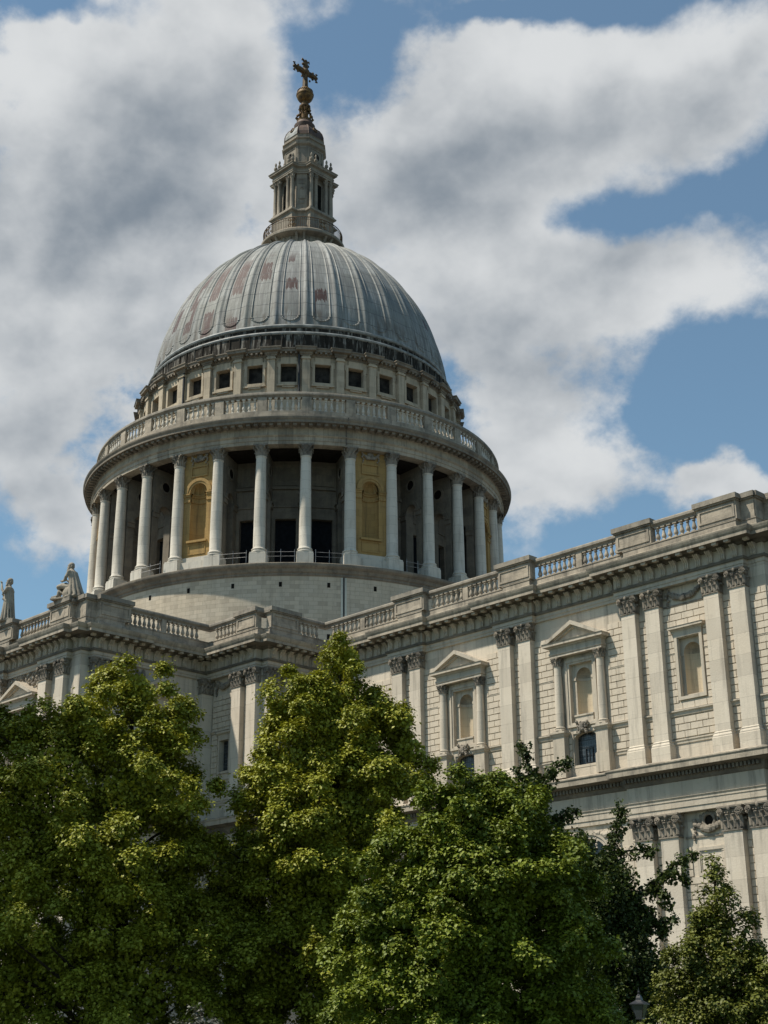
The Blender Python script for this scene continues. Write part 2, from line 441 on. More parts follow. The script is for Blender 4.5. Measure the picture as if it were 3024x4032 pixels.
# ------------------------------------------------------------------ mesh builder
class MB:
    def __init__(s):
        s.v = []
        s.f = []

    def add(s, vs, fs):
        k = len(s.v)
        s.v.extend([tuple(p) for p in vs])
        s.f.extend([tuple(i + k for i in f) for f in fs])
        return s

    def box(s, x0, x1, y0, y1, z0, z1):
        vs = [(x0, y0, z0), (x1, y0, z0), (x1, y1, z0), (x0, y1, z0), (x0, y0, z1), (x1, y0, z1), (x1, y1, z1), (x0, y1, z1)]
        return s.add(vs, [(0, 3, 2, 1), (4, 5, 6, 7), (0, 1, 5, 4), (1, 2, 6, 5), (2, 3, 7, 6), (3, 0, 4, 7)])

    def quad(s, a, b, c, d):
        return s.add([a, b, c, d], [(0, 1, 2, 3)])

    def lathe(s, prof, seg=32, c=(0, 0), a0=0.0, a1=2 * PI, sq=None):
        full = abs(a1 - a0 - 2 * PI) < 1e-6
        n = seg if full else seg + 1
        vs = []
        for r, z in prof:
            for i in range(n):
                a = a0 + (a1 - a0) * i / seg
                vs.append((c[0] + r * math.cos(a), c[1] + r * math.sin(a), z))
        fs = []
        for j in range(len(prof) - 1):
            for i in range(seg):
                i2 = (i + 1) % n if full else i + 1
                fs.append((j * n + i, j * n + i2, (j + 1) * n + i2, (j + 1) * n + i))
        return s.add(vs, fs)

    def sweep(s, prof, path, closed=False):
        """profile [(outward, z)] along a plan polyline; outward = right-hand side; mitred"""
        P = [Vector((p[0], p[1])) for p in path]
        n = len(P)
        offs = []
        for i in range(n):
            def nrm(a, b):
                d = (b - a).normalized()
                return Vector((d.y, -d.x))
            if closed or 0 < i < n - 1:
                n1 = nrm(P[i - 1], P[i])
                n2 = nrm(P[i], P[(i + 1) % n])
                offs.append((n1 + n2) / max(0.2, 1 + n1.dot(n2)))
            elif i == 0:
                offs.append(nrm(P[0], P[1]))
            else:
                offs.append(nrm(P[-2], P[-1]))
        vs = []
        for o, z in prof:
            for p, m_ in zip(P, offs):
                q = p + m_ * o
                vs.append((q.x, q.y, z))
        fs = []
        for j in range(len(prof) - 1):
            for i in range(n if closed else n - 1):
                i2 = (i + 1) % n
                fs.append((j * n + i, j * n + i2, (j + 1) * n + i2, (j + 1) * n + i))
        return s.add(vs, fs)

    def prism(s, poly, z0, z1):
        n = len(poly)
        vs = [(x, y, z0) for x, y in poly] + [(x, y, z1) for x, y in poly]
        fs = [(i, (i + 1) % n, n + (i + 1) % n, n + i) for i in range(n)]
        fs += [tuple(range(n - 1, -1, -1)), tuple(range(n, 2 * n))]
        return s.add(vs, fs)

    def tube(s, pts, rad, n=6, cap=True):
        pts = [Vector(p) for p in pts]
        if not hasattr(rad, '__len__'):
            rad = [rad] * len(pts)
        vs = []
        for i, p in enumerate(pts):
            t = (pts[min(i + 1, len(pts) - 1)] - pts[max(i - 1, 0)]).normalized()
            u = t.cross(Vector((0, 0, 1)))
            if u.length < 1e-3:
                u = t.cross(Vector((0, 1, 0)))
            u.normalize()
            w = t.cross(u)
            for k in range(n):
                a = 2 * PI * k / n
                vs.append(tuple(p + (u * math.cos(a) + w * math.sin(a)) * rad[i]))
        fs = []
        for i in range(len(pts) - 1):
            for k in range(n):
                fs.append((i * n + k, i * n + (k + 1) % n, (i + 1) * n + (k + 1) % n, (i + 1) * n + k))
        if cap:
            fs += [tuple(range(n)), tuple(range((len(pts) - 1) * n, len(pts) * n))]
        return s.add(vs, fs)

    def ball(s, c, rx, ry=None, rz=None, n=8, m_=6):
        ry = ry or rx
        rz = rz or rx
        vs = [(c[0], c[1], c[2] - rz)]
        for j in range(1, m_):
            b = -PI / 2 + PI * j / m_
            for i in range(n):
                a = 2 * PI * i / n
                vs.append((c[0] + rx * math.cos(b) * math.cos(a), c[1] + ry * math.cos(b) * math.sin(a), c[2] + rz * math.sin(b)))
        vs.append((c[0], c[1], c[2] + rz))
        fs = [(0, 1 + (i + 1) % n, 1 + i) for i in range(n)]
        for j in range(m_ - 2):
            for i in range(n):
                fs.append((1 + j * n + i, 1 + j * n + (i + 1) % n, 1 + (j + 1) * n + (i + 1) % n, 1 + (j + 1) * n + i))
        t = len(vs) - 1
        k = 1 + (m_ - 2) * n
        fs += [(t, k + i, k + (i + 1) % n) for i in range(n)]
        return s.add(vs, fs)

    def xf(s, mat, k0=0):
        s.v[k0:] = [tuple(mat @ Vector(p)) for p in s.v[k0:]]
        return s

    def build(s, name, mat, parent=None, smooth=False):
        me = bpy.data.meshes.new(name)
        me.from_pydata(s.v, [], s.f)
        if smooth:
            me.polygons.foreach_set('use_smooth', [True] * len(me.polygons))
            try:
                me.set_sharp_from_angle(angle=R(38))
            except Exception:
                pass
        me.materials.append(M[mat])
        return link(name, me, parent)


def link(name, data, parent=None):
    o = bpy.data.objects.new(name, data)
    SC.collection.objects.link(o)
    if parent:
        o.parent = parent
    return o


def dup(o, parent, mat=None):
    c = o.copy()
    SC.collection.objects.link(c)
    c.parent = parent
    if mat is not None:
        c.matrix_local = mat
    return c


def dup_tree(o, parent, mat=None):
    c = dup(o, parent, mat)
    for ch in list(o.children):
        d = dup(ch, c)
        d.matrix_local = ch.matrix_local.copy()
    return c


def tag(o, label=None, cat=None, group=None, kind=None):
    for k, v in (('label', label), ('category', cat), ('group', group), ('kind', kind)):
        if v:
            o[k] = v
    return o


def arch_plate(b, x0, x1, z0, z1, hw, zb, zs, y, depth, seg=14, rise=None, xc=0.0):
    """plate in the plane y with an arched hole (half width hw, bottom zb, springing zs); reveals go to y+depth"""
    rise = hw if rise is None else rise
    xs = [xc - hw * math.cos(PI * i / seg) for i in range(seg + 1)]
    zs_ = [zs + rise * math.sin(PI * i / seg) for i in range(seg + 1)]
    b.quad((x0, y, z0), (xc - hw, y, z0), (xc - hw, y, z1), (x0, y, z1))
    b.quad((xc + hw, y, z0), (x1, y, z0), (x1, y, z1), (xc + hw, y, z1))
    if zb > z0:
        b.quad((xc - hw, y, z0), (xc + hw, y, z0), (xc + hw, y, zb), (xc - hw, y, zb))
    for i in range(seg):
        b.quad((xs[i], y, zs_[i]), (xs[i + 1], y, zs_[i + 1]), (xs[i + 1], y, z1), (xs[i], y, z1))
        if depth:
            b.quad((xs[i], y, zs_[i]), (xs[i], y + depth, zs_[i]), (xs[i + 1], y + depth, zs_[i + 1]), (xs[i + 1], y, zs_[i + 1]))
    if depth:
        for sx in (-hw, hw):
            b.quad((xc + sx, y, zb), (xc + sx, y + depth, zb), (xc + sx, y + depth, zs), (xc + sx, y, zs))
        b.quad((xc - hw, y, zb), (xc + hw, y, zb), (xc + hw, y + depth, zb), (xc - hw, y + depth, zb))
    return b


def niche(b, hw, zb, zs, y, seg=14, flute=False, xc=0.0, part='all'):
    """half-cylinder niche with a quarter-sphere head opening towards -y in the plane y"""
    A = [PI * i / seg for i in range(seg + 1)]
    for i in range(seg if part != 'head' else 0):
        p, q = A[i], A[i + 1]
        a = (xc - hw * math.cos(p), y + hw * math.sin(p))
        c = (xc - hw * math.cos(q), y + hw * math.sin(q))
        b.quad((*a, zb), (*c, zb), (*c, zs), (*a, zs))
    if part == 'low':
        b.add([(xc - hw * math.cos(a), y + hw * math.sin(a), zb) for a in A], [tuple(range(seg + 1))])
        return b
    k = 8 if not flute else 9
    rows = []
    for j in range(k + 1):
        e = PI / 2 * j / k
        ring = []
        for i in range(seg + 1):
            r = hw
            if flute:
                r = hw * (1 - 0.17 * (1 - abs(math.cos(4.5 * A[i]))) * math.cos(e) ** .5)
            ring.append((xc - r * math.cos(e) * math.cos(A[i]), y + r * math.cos(e) * math.sin(A[i]), zs + hw * math.sin(e)))
        rows.append(ring)
    for j in range(k):
        for i in range(seg):
            b.quad(rows[j][i], rows[j][i + 1], rows[j + 1][i + 1], rows[j + 1][i])
    if part != 'head':
        b.add([(xc - hw * math.cos(a), y + hw * math.sin(a), zb) for a in A], [tuple(range(seg + 1))])
    return b


def holed(b, x0, x1, z0, z1, y, holes, depth):
    """rectangular holes (xa, xb, za, zb) in a plate, with reveals"""
    xs = sorted({x0, x1, *[h[0] for h in holes], *[h[1] for h in holes]})
    zs = sorted({z0, z1, *[h[2] for h in holes], *[h[3] for h in holes]})
    xs = [v for v in xs if x0 <= v <= x1]
    zs = [v for v in zs if z0 <= v <= z1]
    for i in range(len(xs) - 1):
        for j in range(len(zs) - 1):
            cx, cz = (xs[i] + xs[i + 1]) / 2, (zs[j] + zs[j + 1]) / 2
            if any(h[0] < cx < h[1] and h[2] < cz < h[3] for h in holes):
                continue
            b.quad((xs[i], y, zs[j]), (xs[i + 1], y, zs[j]), (xs[i + 1], y, zs[j + 1]), (xs[i], y, zs[j + 1]))
    for a, c, d, e in holes:
        y2 = y + depth
        b.quad((a, y, d), (a, y, e), (a, y2, e), (a, y2, d))
        b.quad((c, y, d), (c, y2, d), (c, y2, e), (c, y, e))
        b.quad((a, y, e), (c, y, e), (c, y2, e), (a, y2, e))
        b.quad((a, y, d), (a, y2, d), (c, y2, d), (c, y, d))
    return b


def frame(b, x0, x1, z0, z1, w, y, p):
    """raised rectangular frame, outer size given, width w, projecting p towards -y"""
    b.box(x0, x0 + w, y - p, y, z0, z1)
    b.box(x1 - w, x1, y - p, y, z0, z1)
    b.box(x0 + w, x1 - w, y - p, y, z1 - w, z1)
    b.box(x0 + w, x1 - w, y - p, y, z0, z0 + w)
    return b


def leaf_tongue(b, c, out, h, w, curl):
    """one acanthus leaf: springs from c along the unit plan vector out, height h, half-width w, tip curling outward"""
    o = Vector((out[0], out[1], 0))
    s = Vector((-out[1], out[0], 0))
    up = Vector((0, 0, 1))
    c = Vector(c)
    sec = [(0, 0.85, 0.0), (0.45, 1.0, 0.02), (0.8, 0.9, 0.25), (1.0, 0.7, 0.75), (0.95, 0.45, 1.15), (0.8, 0.25, 1.2)]
    rows = []
    for t, ww, cu in sec:
        p = c + up * (h * t) + o * (curl * cu)
        rows.append([p - s * (w * ww), p + o * (0.05 + 0.03), p + s * (w * ww)])
    for a, d in zip(rows, rows[1:]):
        for i in range(2):
            b.quad(a[i], a[i + 1], d[i + 1], d[i])


def scroll(b, c, n_, r, t):
    """spiral volute: disc facing plan direction n_, with a raised spiral"""
    o = Vector((n_[0], n_[1], 0)).normalized()
    s = Vector((-o.y, o.x, 0))
    c = Vector(c)
    pts, rad = [], []
    for i in range(26):
        a = i / 25 * 2.4 * 2 * PI
        rr = r * (1 - 0.80 * i / 25)
        pts.append(c + s * (rr * math.cos(a)) + Vector((0, 0, rr * math.sin(a))) + o * (t * (0.4 + 0.5 * i / 25)))
        rad.append(r * 0.19 * (1 - 0.4 * i / 25))
    b.tube(pts, rad, 5)
    disc = [c + s * (r * 0.85 * math.cos(2 * PI * k / 12)) + Vector((0, 0, r * 0.85 * math.sin(2 * PI * k / 12))) for k in range(12)]
    b.add([p - o * t * .6 for p in disc] + [p + o * t * .3 for p in disc], [tuple(range(12, 24))] + [(k, (k + 1) % 12, 12 + (k + 1) % 12, 12 + k) for k in range(12)])


def pil_capital(w, h, d, z0):
    """composite pilaster capital, centred on x=0, face plane y=0, wall at y=+d"""
    b = MB()
    hw = w / 2
    b.sweep([(0.0, z0), (0.06 * w, z0 + 0.01), (0.06 * w, z0 + 0.05 * h), (0.0, z0 + 0.06 * h), (-0.03, z0 + .1 * h), (0.02, z0 + 0.6 * h), (0.07 * w, z0 + 0.86 * h), (-.3, z0 + 0.86 * h)],
            [(-hw, d), (-hw, 0), (hw, 0), (hw, d)])
    n = 3
    for k in range(n):
        x = -hw + w * (k + 0.5) / n
        leaf_tongue(b, (x, -0.01, z0 + 0.06 * h), (0, -1), 0.36 * h, w * 0.15, 0.11 * w)
    for k in range(n + 1):
        x = -hw + w * k / n
        leaf_tongue(b, (x * .96, -0.02, z0 + 0.12 * h), (0, -1), 0.54 * h, w * 0.13, 0.15 * w)
    for sx in (-1, 1):
        for y in (d * .3, d * .8):
            leaf_tongue(b, (sx * hw, y, z0 + 0.06 * h), (sx, 0), 0.45 * h, d * 0.22, 0.12 * w)
        scroll(b, (sx * hw * 1.02, -0.15 * w, z0 + 0.74 * h), (sx * 0.35, -1), 0.165 * h, 0.09 * w)
        scroll(b, (sx * (hw + 0.15 * w), 0.02, z0 + 0.74 * h), (sx, -0.2), 0.155 * h, 0.07 * w)
    b.box(-hw - 0.13 * w, hw + 0.13 * w, -0.15 * w, d, z0 + 0.88 * h, z0 + 0.93 * h)
    b.box(-hw - 0.17 * w, hw + 0.17 * w, -0.19 * w, d, z0 + 0.93 * h, z0 + h)
    b.ball((0, -0.19 * w, z0 + 0.90 * h), 0.10 * w, 0.07 * w, 0.11 * h, 7, 5)
    # egg band between the volutes
    for k in range(5):
        b.ball((-hw * .55 + hw * 1.1 * k / 4, -0.05 * w, z0 + 0.73 * h), 0.055 * w, 0.08 * w, 0.05 * h, 6, 4)
    return b


def col_capital(r, h, z0, nleaf=8, volute=True):
    b = MB()
    b.lathe([(r, z0), (r * 1.14, z0 + .02 * h), (r * 1.14, z0 + .06 * h), (r * .97, z0 + .08 * h), (r * 1.0, z0 + .55 * h), (r * 1.25, z0 + .84 * h), (r * 1.3, z0 + .87 * h), (0, z0 + .87 * h)], 16)
    for row, (hh, cu, off) in enumerate(((.36, .26, 0), (.60, .32, .5))):
        for k in range(nleaf):
            a = 2 * PI * (k + off) / nleaf
            o = (math.cos(a), math.sin(a))
            leaf_tongue(b, (o[0] * r * .99, o[1] * r * .99, z0 + .06 * h), o, hh * h, r * .30, r * cu)
    if volute:
        for k in range(4):
            a = PI / 4 + PI / 2 * k
            for da in (-.28, .28):
                o = (math.cos(a + da), math.sin(a + da))
                n_ = (math.cos(a + (da * 5)), math.sin(a + (da * 5)))
                scroll(b, (o[0] * r * 1.48, o[1] * r * 1.48, z0 + .74 * h), n_, .135 * h, r * .12)
    pts = []
    for k in range(4):
        a = PI / 4 + PI / 2 * k
        for da, q in ((-.07, 1.93), (.07, 1.93), (PI / 4 - .3, 1.32), (PI / 4 + .3, 1.32)):
            pts.append((r * q * math.cos(a + da), r * q * math.sin(a + da)))
    b.prism(pts, z0 + .87 * h, z0 + h)
    for k in range(4):
        a = PI / 2 * k
        b.ball((r * 1.36 * math.cos(a), r * 1.36 * math.sin(a), z0 + .9 * h), r * .2, r * .2, .1 * h, 6, 4)
    return b


def garland(b, x0, x1, z, sag, y, r, seed, n=26, drops=True):
    rnd = random.Random(seed)
    for i in range(n):
        t = i / (n - 1)
        x = x0 + (x1 - x0) * t
        zz = z - sag * 4 * t * (1 - t)
        s = r * (0.65 + 0.55 * math.sin(PI * t)) * rnd.uniform(.8, 1.2)
        b.ball((x + rnd.uniform(-.05, .05), y - s * .4, zz + rnd.uniform(-.05, .05)), s, s * .8, s, 6, 4)
    if drops:
        for xx in (x0, x1):
            for k in range(6):
                s = r * rnd.uniform(.55, 1.0) * (1 - k * .06)
                b.ball((xx + rnd.uniform(-.09, .09), y - s * .3, z - k * r * 1.25), s, s * .7, s, 6, 4)
    return b


def baluster_mb(z0, z1, r):
    h = z1 - z0
    b = MB()
    b.box(-r * .95, r * .95, -r * .95, r * .95, z0, z0 + .10 * h)
    b.lathe([(r * .8, z0 + .10 * h), (r * .55, z0 + .17 * h), (r * .95, z0 + .26 * h), (r * 1.0, z0 + .34 * h), (r * .78, z0 + .45 * h), (r * .5, z0 + .62 * h), (r * .46, z0 + .72 * h), (r * .8, z0 + .76 * h), (r * .8, z0 + .80 * h), (r * .5, z0 + .83 * h), (r * .72, z0 + .90 * h)], 10)
    b.box(-r * .95, r * .95, -r * .95, r * .95, z0 + .90 * h, z1)
    return b


# ------------------------------------------------------------------ cathedral
ca = tag(link('cathedral', None), 'huge pale stone cathedral with ribbed grey lead dome, colonnade and cross-topped lantern', 'cathedral')

# plan of the wall faces (outward = right hand going along), and of the entablature with its forward breaks
WS, TS, BS = -18.6, -36.25, -24.5           # wall planes: choir, transept, corner bastion
XT, XB, XE = 17.97, 24.33, 63.4             # east faces: transept, bastion, choir
WALLPATH = [(-XT, -12), (-XT, TS), (XT, TS), (XT, BS), (XB, BS), (XB, WS), (XE, WS), (XE, 18.6), (30, 18.6)]
FWD = 0.5                                     # pilaster face in front of the wall
ENT = [(-XT - .15, -12), (-XT - .15, TS - .15), (-9.2, TS - .15), (-9.2, TS - FWD), (8.05, TS - FWD), (8.05, TS - .15), (12.95, TS - .15), (12.95, TS - FWD), (XT - 1.10, TS - FWD), (XT - 1.10, TS - .02),
       (XT + .02, TS - .02), (XT + .02, TS + .78), (XT + FWD, TS + .78), (XT + FWD, -32.1), (XT + .15, -32.1), (XT + .15, BS - FWD), (XB - .18, BS - FWD), (XB - .18, BS + .10), (XB + FWD, BS + .10), (XB + FWD, WS - .15),
       (32.25, WS - .15), (32.25, WS - FWD), (35.75, WS - FWD), (35.75, WS - .15), (42.55, WS - .15), (42.55, WS - FWD), (46.0, WS - FWD), (46.0, WS - .15), (52.85, WS - .15), (52.85, WS - FWD), (62.3, WS - FWD), (62.3, WS - .02),
       (XE + .02, WS - .02), (XE + .02, WS + .85), (XE + FWD, WS + .85), (XE + FWD, 18.6), (30, 18.6)]

wall_b = MB()
# plain masses of the body (walls are cut where windows sit, so each wall run is built as a holed plate)
RUNS = []       # (origin of local frame, rotation, length, holes)


def plate_run(p0, p1, holes, z0, z1, depth=0.5):
    p0, p1 = Vector((*p0, 0)), Vector((*p1, 0))
    L = (p1 - p0).length
    b = MB()
    holed(b, 0, L, z0, z1, 0, holes, depth)
    d = (p1 - p0).normalized()
    rot = Matrix(((d.x, -d.y, 0, p0.x), (d.y, d.x, 0, p0.y), (0, 0, 1, 0), (0, 0, 0, 1)))
    b.xf(rot)
    wall_b.add(b.v, b.f)


AED = [39.17, 49.47]                        # window bays of the choir
NB = 57.80                                    # niche bay
hs = []
for xc in AED:
    hs += [(xc - .93 - XB, xc + .93 - XB, 20.83, 24.75), (xc - .93 - XB, xc + .93 - XB, 18.17, 20.27), (xc - 1.45 - XB, xc + 1.45 - XB, 4.0, 13.55)]
hs.append((NB - .84 - XB, NB + .84 - XB, 21.16, 24.85))
plate_run((XB, WS), (XE, WS), hs, 0, 28.2, 0.5)
plate_run((XB, BS), (XB, WS), [], 0, 28.2)
plate_run((XT, BS), (XB, BS), [(1.60, 2.66, 20.9, 23.28)], 0, 28.2, 0.5)
TE = -29.6                                    # window bay of the transept's east face (y)
plate_run((XT, TS), (XT, BS), [(TE - .93 - TS, TE + .93 - TS, 20.83, 24.75)], 0, 28.2, 0.5)
TW = 10.6                                     # window bay of the transept's south face
plate_run((-XT, TS), (XT, TS), [(TW - .93 + XT, TW + .93 + XT, 20.83, 24.75)], 0, 28.2, 0.5)
plate_run((XE, WS), (XE, 18.6), [], 0, 28.2)
plate_run((-XT, -12), (-XT, TS), [], 0, 28.2)
wall = wall_b.build('wall', 'wall', ca)

# rusticated blocks, proud of the wall, channels between them
blk = MB()


def rustic(p0, p1, spans, z0, z1, first=18.71, ch=0.428, bl=0.86, skips=(), seed=0):
    """spans: [(u0,u1)] along the run p0->p1"""
    p0, p1 = Vector((*p0, 0)), Vector((*p1, 0))
    d = (p1 - p0).normalized()
    rot = Matrix(((d.x, -d.y, 0, p0.x), (d.y, d.x, 0, p0.y), (0, 0, 1, 0), (0, 0, 0, 1)))
    k0 = len(blk.v)
    rnd = random.Random(seed)
    n = int(round((z1 - z0) / ch))
    for r in range(n):
        za, zb = z0 + r * ch + .030, z0 + (r + 1) * ch - .030
        for (a, c) in spans:
            segs = [(a, c)]
            for (sa, sc, sz0, sz1) in skips:
                if sz1 > za and sz0 < zb:
                    ns = []
                    for (u, v) in segs:
                        if sc <= u or sa >= v:
                            ns.append((u, v))
                        else:
                            if sa > u:
                                ns.append((u, sa))
                            if sc < v:
                                ns.append((sc, v))
                    segs = ns
            for (u, v) in segs:
                if v - u < .12:
                    continue
                cuts = [u]
                x = math.floor(u / bl) * bl + (bl / 2 if r % 2 else 0)
                while x < v:
                    if x > u + .15 and x < v - .15:
                        cuts.append(x)
                    x += bl
                cuts.append(v)
                for s, e in zip(cuts, cuts[1:]):
                    p = .075 + rnd.uniform(-.006, .006)
                    blk.box(s + .018, e - .018, -p, .02, za, zb)
    blk.xf(rot, k0)


# ---- pilasters
def pilaster_set(w, zs0, zs1, zbase0, zcap1, plinth_z, name):
    """shaft mesh + child base + child capital; origin on the wall face, front at y=-FWD"""
    b = MB()
    hw = w / 2
    b.box(-hw, hw, -FWD, .02, zs0, zs1)
    sh = b.build(name, 'shaft', ca)
    b = MB()
    path = [(-hw, .02), (-hw, -FWD), (hw, -FWD), (hw, .02)]
    b.sweep([(.0, zs0), (.04, zs0 - .03), (.07, zs0 - .08), (.05, zs0 - .14), (.10, zs0 - .20), (.13, zs0 - .27), (.12, zs0 - .34), (.14, zs0 - .36), (.14, zbase0), (.16, zbase0 - .02), (.16, plinth_z)], path)
    b.build('base', 'shaft', sh)
    b = pil_capital(w, zcap1 - zs1, FWD, zs1)
    b.xf(Matrix.Translation((0, -FWD, 0)))
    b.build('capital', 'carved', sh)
    return sh


RZ90 = Matrix.Rotation(PI / 2, 4, 'Z')
pil = pilaster_set(1.04, 18.63, 26.95, 18.27, 28.13, 17.35, 'pilaster')
first = True


def place(proto, mats):
    global first
    for i, mm in enumerate(mats):
        if i == 0:
            proto.matrix_local = mm
        else:
            dup_tree(proto, ca, mm)


T3 = Matrix.Translation
PS = [33.12, 34.94, 43.42, 45.20, 53.77, 55.58, 59.90, 61.72]
upper = [T3((x, WS, 0)) for x in PS]
upper += [T3((x, TS, 0)) for x in (13.75, 16.08, 8.25 - .9, 6.0)]
upper += [T3((XT, y, 0)) @ RZ90 for y in (TS + .78 + .55, TS + .78 + 2.35)]
upper += [T3((x, BS, 0)) for x in (21.85, 23.62)]
upper += [T3((XB, BS + .10 + .53, 0)) @ RZ90, T3((XB, BS + .10 + 2.35, 0)) @ RZ90, T3((XT, BS - .55, 0)) @ RZ90, T3((XE, WS + .85 + .53, 0)) @ RZ90, T3((XE, WS + 3.2, 0)) @ RZ90]
place(pil, upper)
lowp = pilaster_set(1.24, 2.9, 12.87, 2.5, 14.28, 0.0, 'lower_pilaster')
lower = [T3((x, WS, 0)) for x in (33.15, 34.95, 43.45, 45.25, 53.77, 55.62, 59.93, 61.79)]
lower += [T3((x, TS, 0)) for x in (13.75, 16.08)] + [T3((x, BS, 0)) for x in (21.85, 23.62)]
lower += [T3((XE, WS + .85 + .6, 0)) @ RZ90, T3((XT, TS + 1.4, 0)) @ RZ90]
place(lowp, lower)

# ---- rustication of the visible walls
c0 = XB
skips = []
for xc in AED:
    skips += [(xc - 2.25 - c0, xc + 2.25 - c0, 24.6, 27.6), (xc - 1.42 - c0, xc + 1.42 - c0, 20.3, 25.4), (xc - 2.2 - c0, xc - 1.25 - c0, 17, 25.4), (xc + 1.25 - c0, xc + 2.2 - c0, 17, 25.4), (xc - 1.0 - c0, xc + 1.0 - c0, 17, 20.9)]
skips += [(NB - 1.05 - c0, NB + 1.05 - c0, 20.9, 25.55)]
ups = [(24.9 - c0, 32.6 - c0), (33.64 - c0, 34.42 - c0), (35.46 - c0, 42.9 - c0), (43.94 - c0, 44.68 - c0), (45.72 - c0, 53.25 - c0), (54.29 - c0, 55.06 - c0), (56.10 - c0, 59.38 - c0), (60.42 - c0, 61.2 - c0), (62.3 - c0, XE - c0)]
rustic((XB, WS), (XE, WS), ups, 18.71, 26.85, skips=skips, seed=3)
low = [(24.9 - c0, 32.5 - c0), (33.78 - c0, 34.32 - c0), (35.58 - c0, 42.8 - c0), (44.08 - c0, 44.62 - c0), (45.88 - c0, 53.14 - c0), (54.40 - c0, 54.99 - c0), (56.25 - c0, 59.30 - c0), (60.56 - c0, 61.16 - c0), (62.5 - c0, XE - c0)]
lsk = [(xc - 2.1 - c0, xc + 2.1 - c0, 0, 15) for xc in AED] + [(NB - 1.0 - c0, NB + 1.0 - c0, 10.6, 12.25), (NB - 1.7 - c0, NB + 1.7 - c0, 12.3, 15)]
rustic((XB, WS), (XE, WS), low, 2.9, 12.75, skips=lsk, seed=5)
rustic((XE, WS), (XE, 0), [(0, .8), (3.8, 9)], 18.71, 26.85, seed=6)
rustic((XE, WS), (XE, 0), [(0, .8), (3.8, 9)], 2.9, 12.75, seed=7)
rustic((XT, BS), (XB, BS), [(.6, 3.3), (4.45, 5.1)], 18.71, 26.85, skips=[(1.30, 2.96, 20.7, 23.95)], seed=8)
rustic((XT, TS), (XT, BS), [(4.0, 10.8)], 18.71, 26.85, skips=[(TE - 2.25 - TS, TE + 2.25 - TS, 17, 27.6)], seed=9)
rustic((-XT, TS), (XT, TS), [(8.4 + XT, 13.2 + XT)], 18.71, 26.85, skips=[(TW - 2.25 + XT, TW + 2.25 + XT, 17, 28)], seed=10)
blk.build('rusticated_masonry', 'rustic', ca)

# ---- string courses
sc = MB()


def string(p0, p1, spans, z0, z1, out):
    p0, p1 = Vector((*p0, 0)), Vector((*p1, 0))
    d = (p1 - p0).normalized()
    for a, c in spans:
        q0, q1 = p0 + d * a, p0 + d * c
        sc = MB()
        sc.sweep([(.0, z0), (out * .5, z0 + .02), (out * .6, z0 + (z1 - z0) * .5), (out, z0 + (z1 - z0) * .7), (out, z1 - .03), (out * .3, z1), (0, z1 + .02)], [(q0.x, q0.y), (q1.x, q1.y)])
        sc.build('string_course', 'trim', ca)


SW = [(35.5, 36.75), (41.6, 42.88), (45.75, 47.15), (51.8, 53.22)]
PB = [(54.3, 55.05), (60.43, 61.19), (33.65, 34.41), (43.95, 44.67), (62.4, 63.4)]
string((0, WS), (1, WS), SW + PB + [(56.1, 56.75), (58.85, 59.38)], 23.78, 24.02, .10)
string((0, WS), (1, WS), SW + PB + [(56.1, 59.38), (24.9, 32.6)], 20.05, 20.42, .24)
string((0, WS), (1, WS), SW + PB + [(56.1, 59.38), (24.9, 32.6)], 18.36, 18.66, .12)
string((XT, BS), (XB, BS), [(.6, 3.3)], 23.86, 24.05, .25)
string((XT, BS), (XB, BS), [(.6, 3.3)], 18.36, 18.66, .12)
string((XT, BS), (XB, BS), [(.6, 3.3)], 20.05, 20.35, .16)
# ---- entablatures
UP_ENT = [(-.45, 28.13), (0, 28.13), (0, 28.32), (.045, 28.33), (.045, 28.52), (.10, 28.56)]
UP_LEAF = [(.08, 28.56), (.14, 28.60), (.17, 28.70), (.17, 28.76), (.02, 28.77)]
UP_FRZ = [(.02, 28.77), (.02, 29.52)]
UP_SOF = [(.02, 29.50), (.16, 29.52), (.18, 29.62), (.24, 29.72), (1.06, 29.72)]
UP_COR = [(1.06, 29.72), (1.08, 29.70), (1.08, 29.93), (1.12, 29.95), (1.16, 30.02), (1.22, 30.16), (1.24, 30.24), (.35, 30.40)]
MB().sweep(UP_ENT, ENT).build('architrave', 'trim', ca)
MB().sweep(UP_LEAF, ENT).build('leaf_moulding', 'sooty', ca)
MB().sweep(UP_FRZ, ENT).build('frieze', 'trim', ca)
corn = MB().sweep(UP_COR, ENT)
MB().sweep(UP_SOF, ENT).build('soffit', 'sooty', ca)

# consoles under the cornice with a block over each
con = MB()
prof = [(0, 28.80), (.10, 28.80), (.17, 28.90), (.16, 29.02), (.13, 29.12), (.18, 29.24), (.30, 29.36), (.42, 29.46), (.44, 29.52), (0, 29.52)]
for xa, xb in ((-.17, -.095), (-.04, .04), (.095, .17)):
    n = len(prof)
    e = 0.0 if xa == -.04 else .02
    vs = [(xa, -o - e * (o > 0), z) for o, z in prof] + [(xb, -o - e * (o > 0), z) for o, z in prof]
    con.add(vs, [(i, i + 1, n + i + 1, n + i) for i in range(n - 1)] + [tuple(range(n)), tuple(range(2 * n - 1, n - 1, -1))])
vs = [(-.175, -o * .84, z) for o, z in prof] + [(.175, -o * .84, z) for o, z in prof]
con.add(vs, [(i, i + 1, n + i + 1, n + i) for i in range(n - 1)] + [tuple(range(n)), tuple(range(2 * n - 1, n - 1, -1))])
con.box(-.16, .16, -.98, -.70, 29.56, 29.715)
conso = con.build('console', 'trim', ca)
cmats = []
SPC = .86
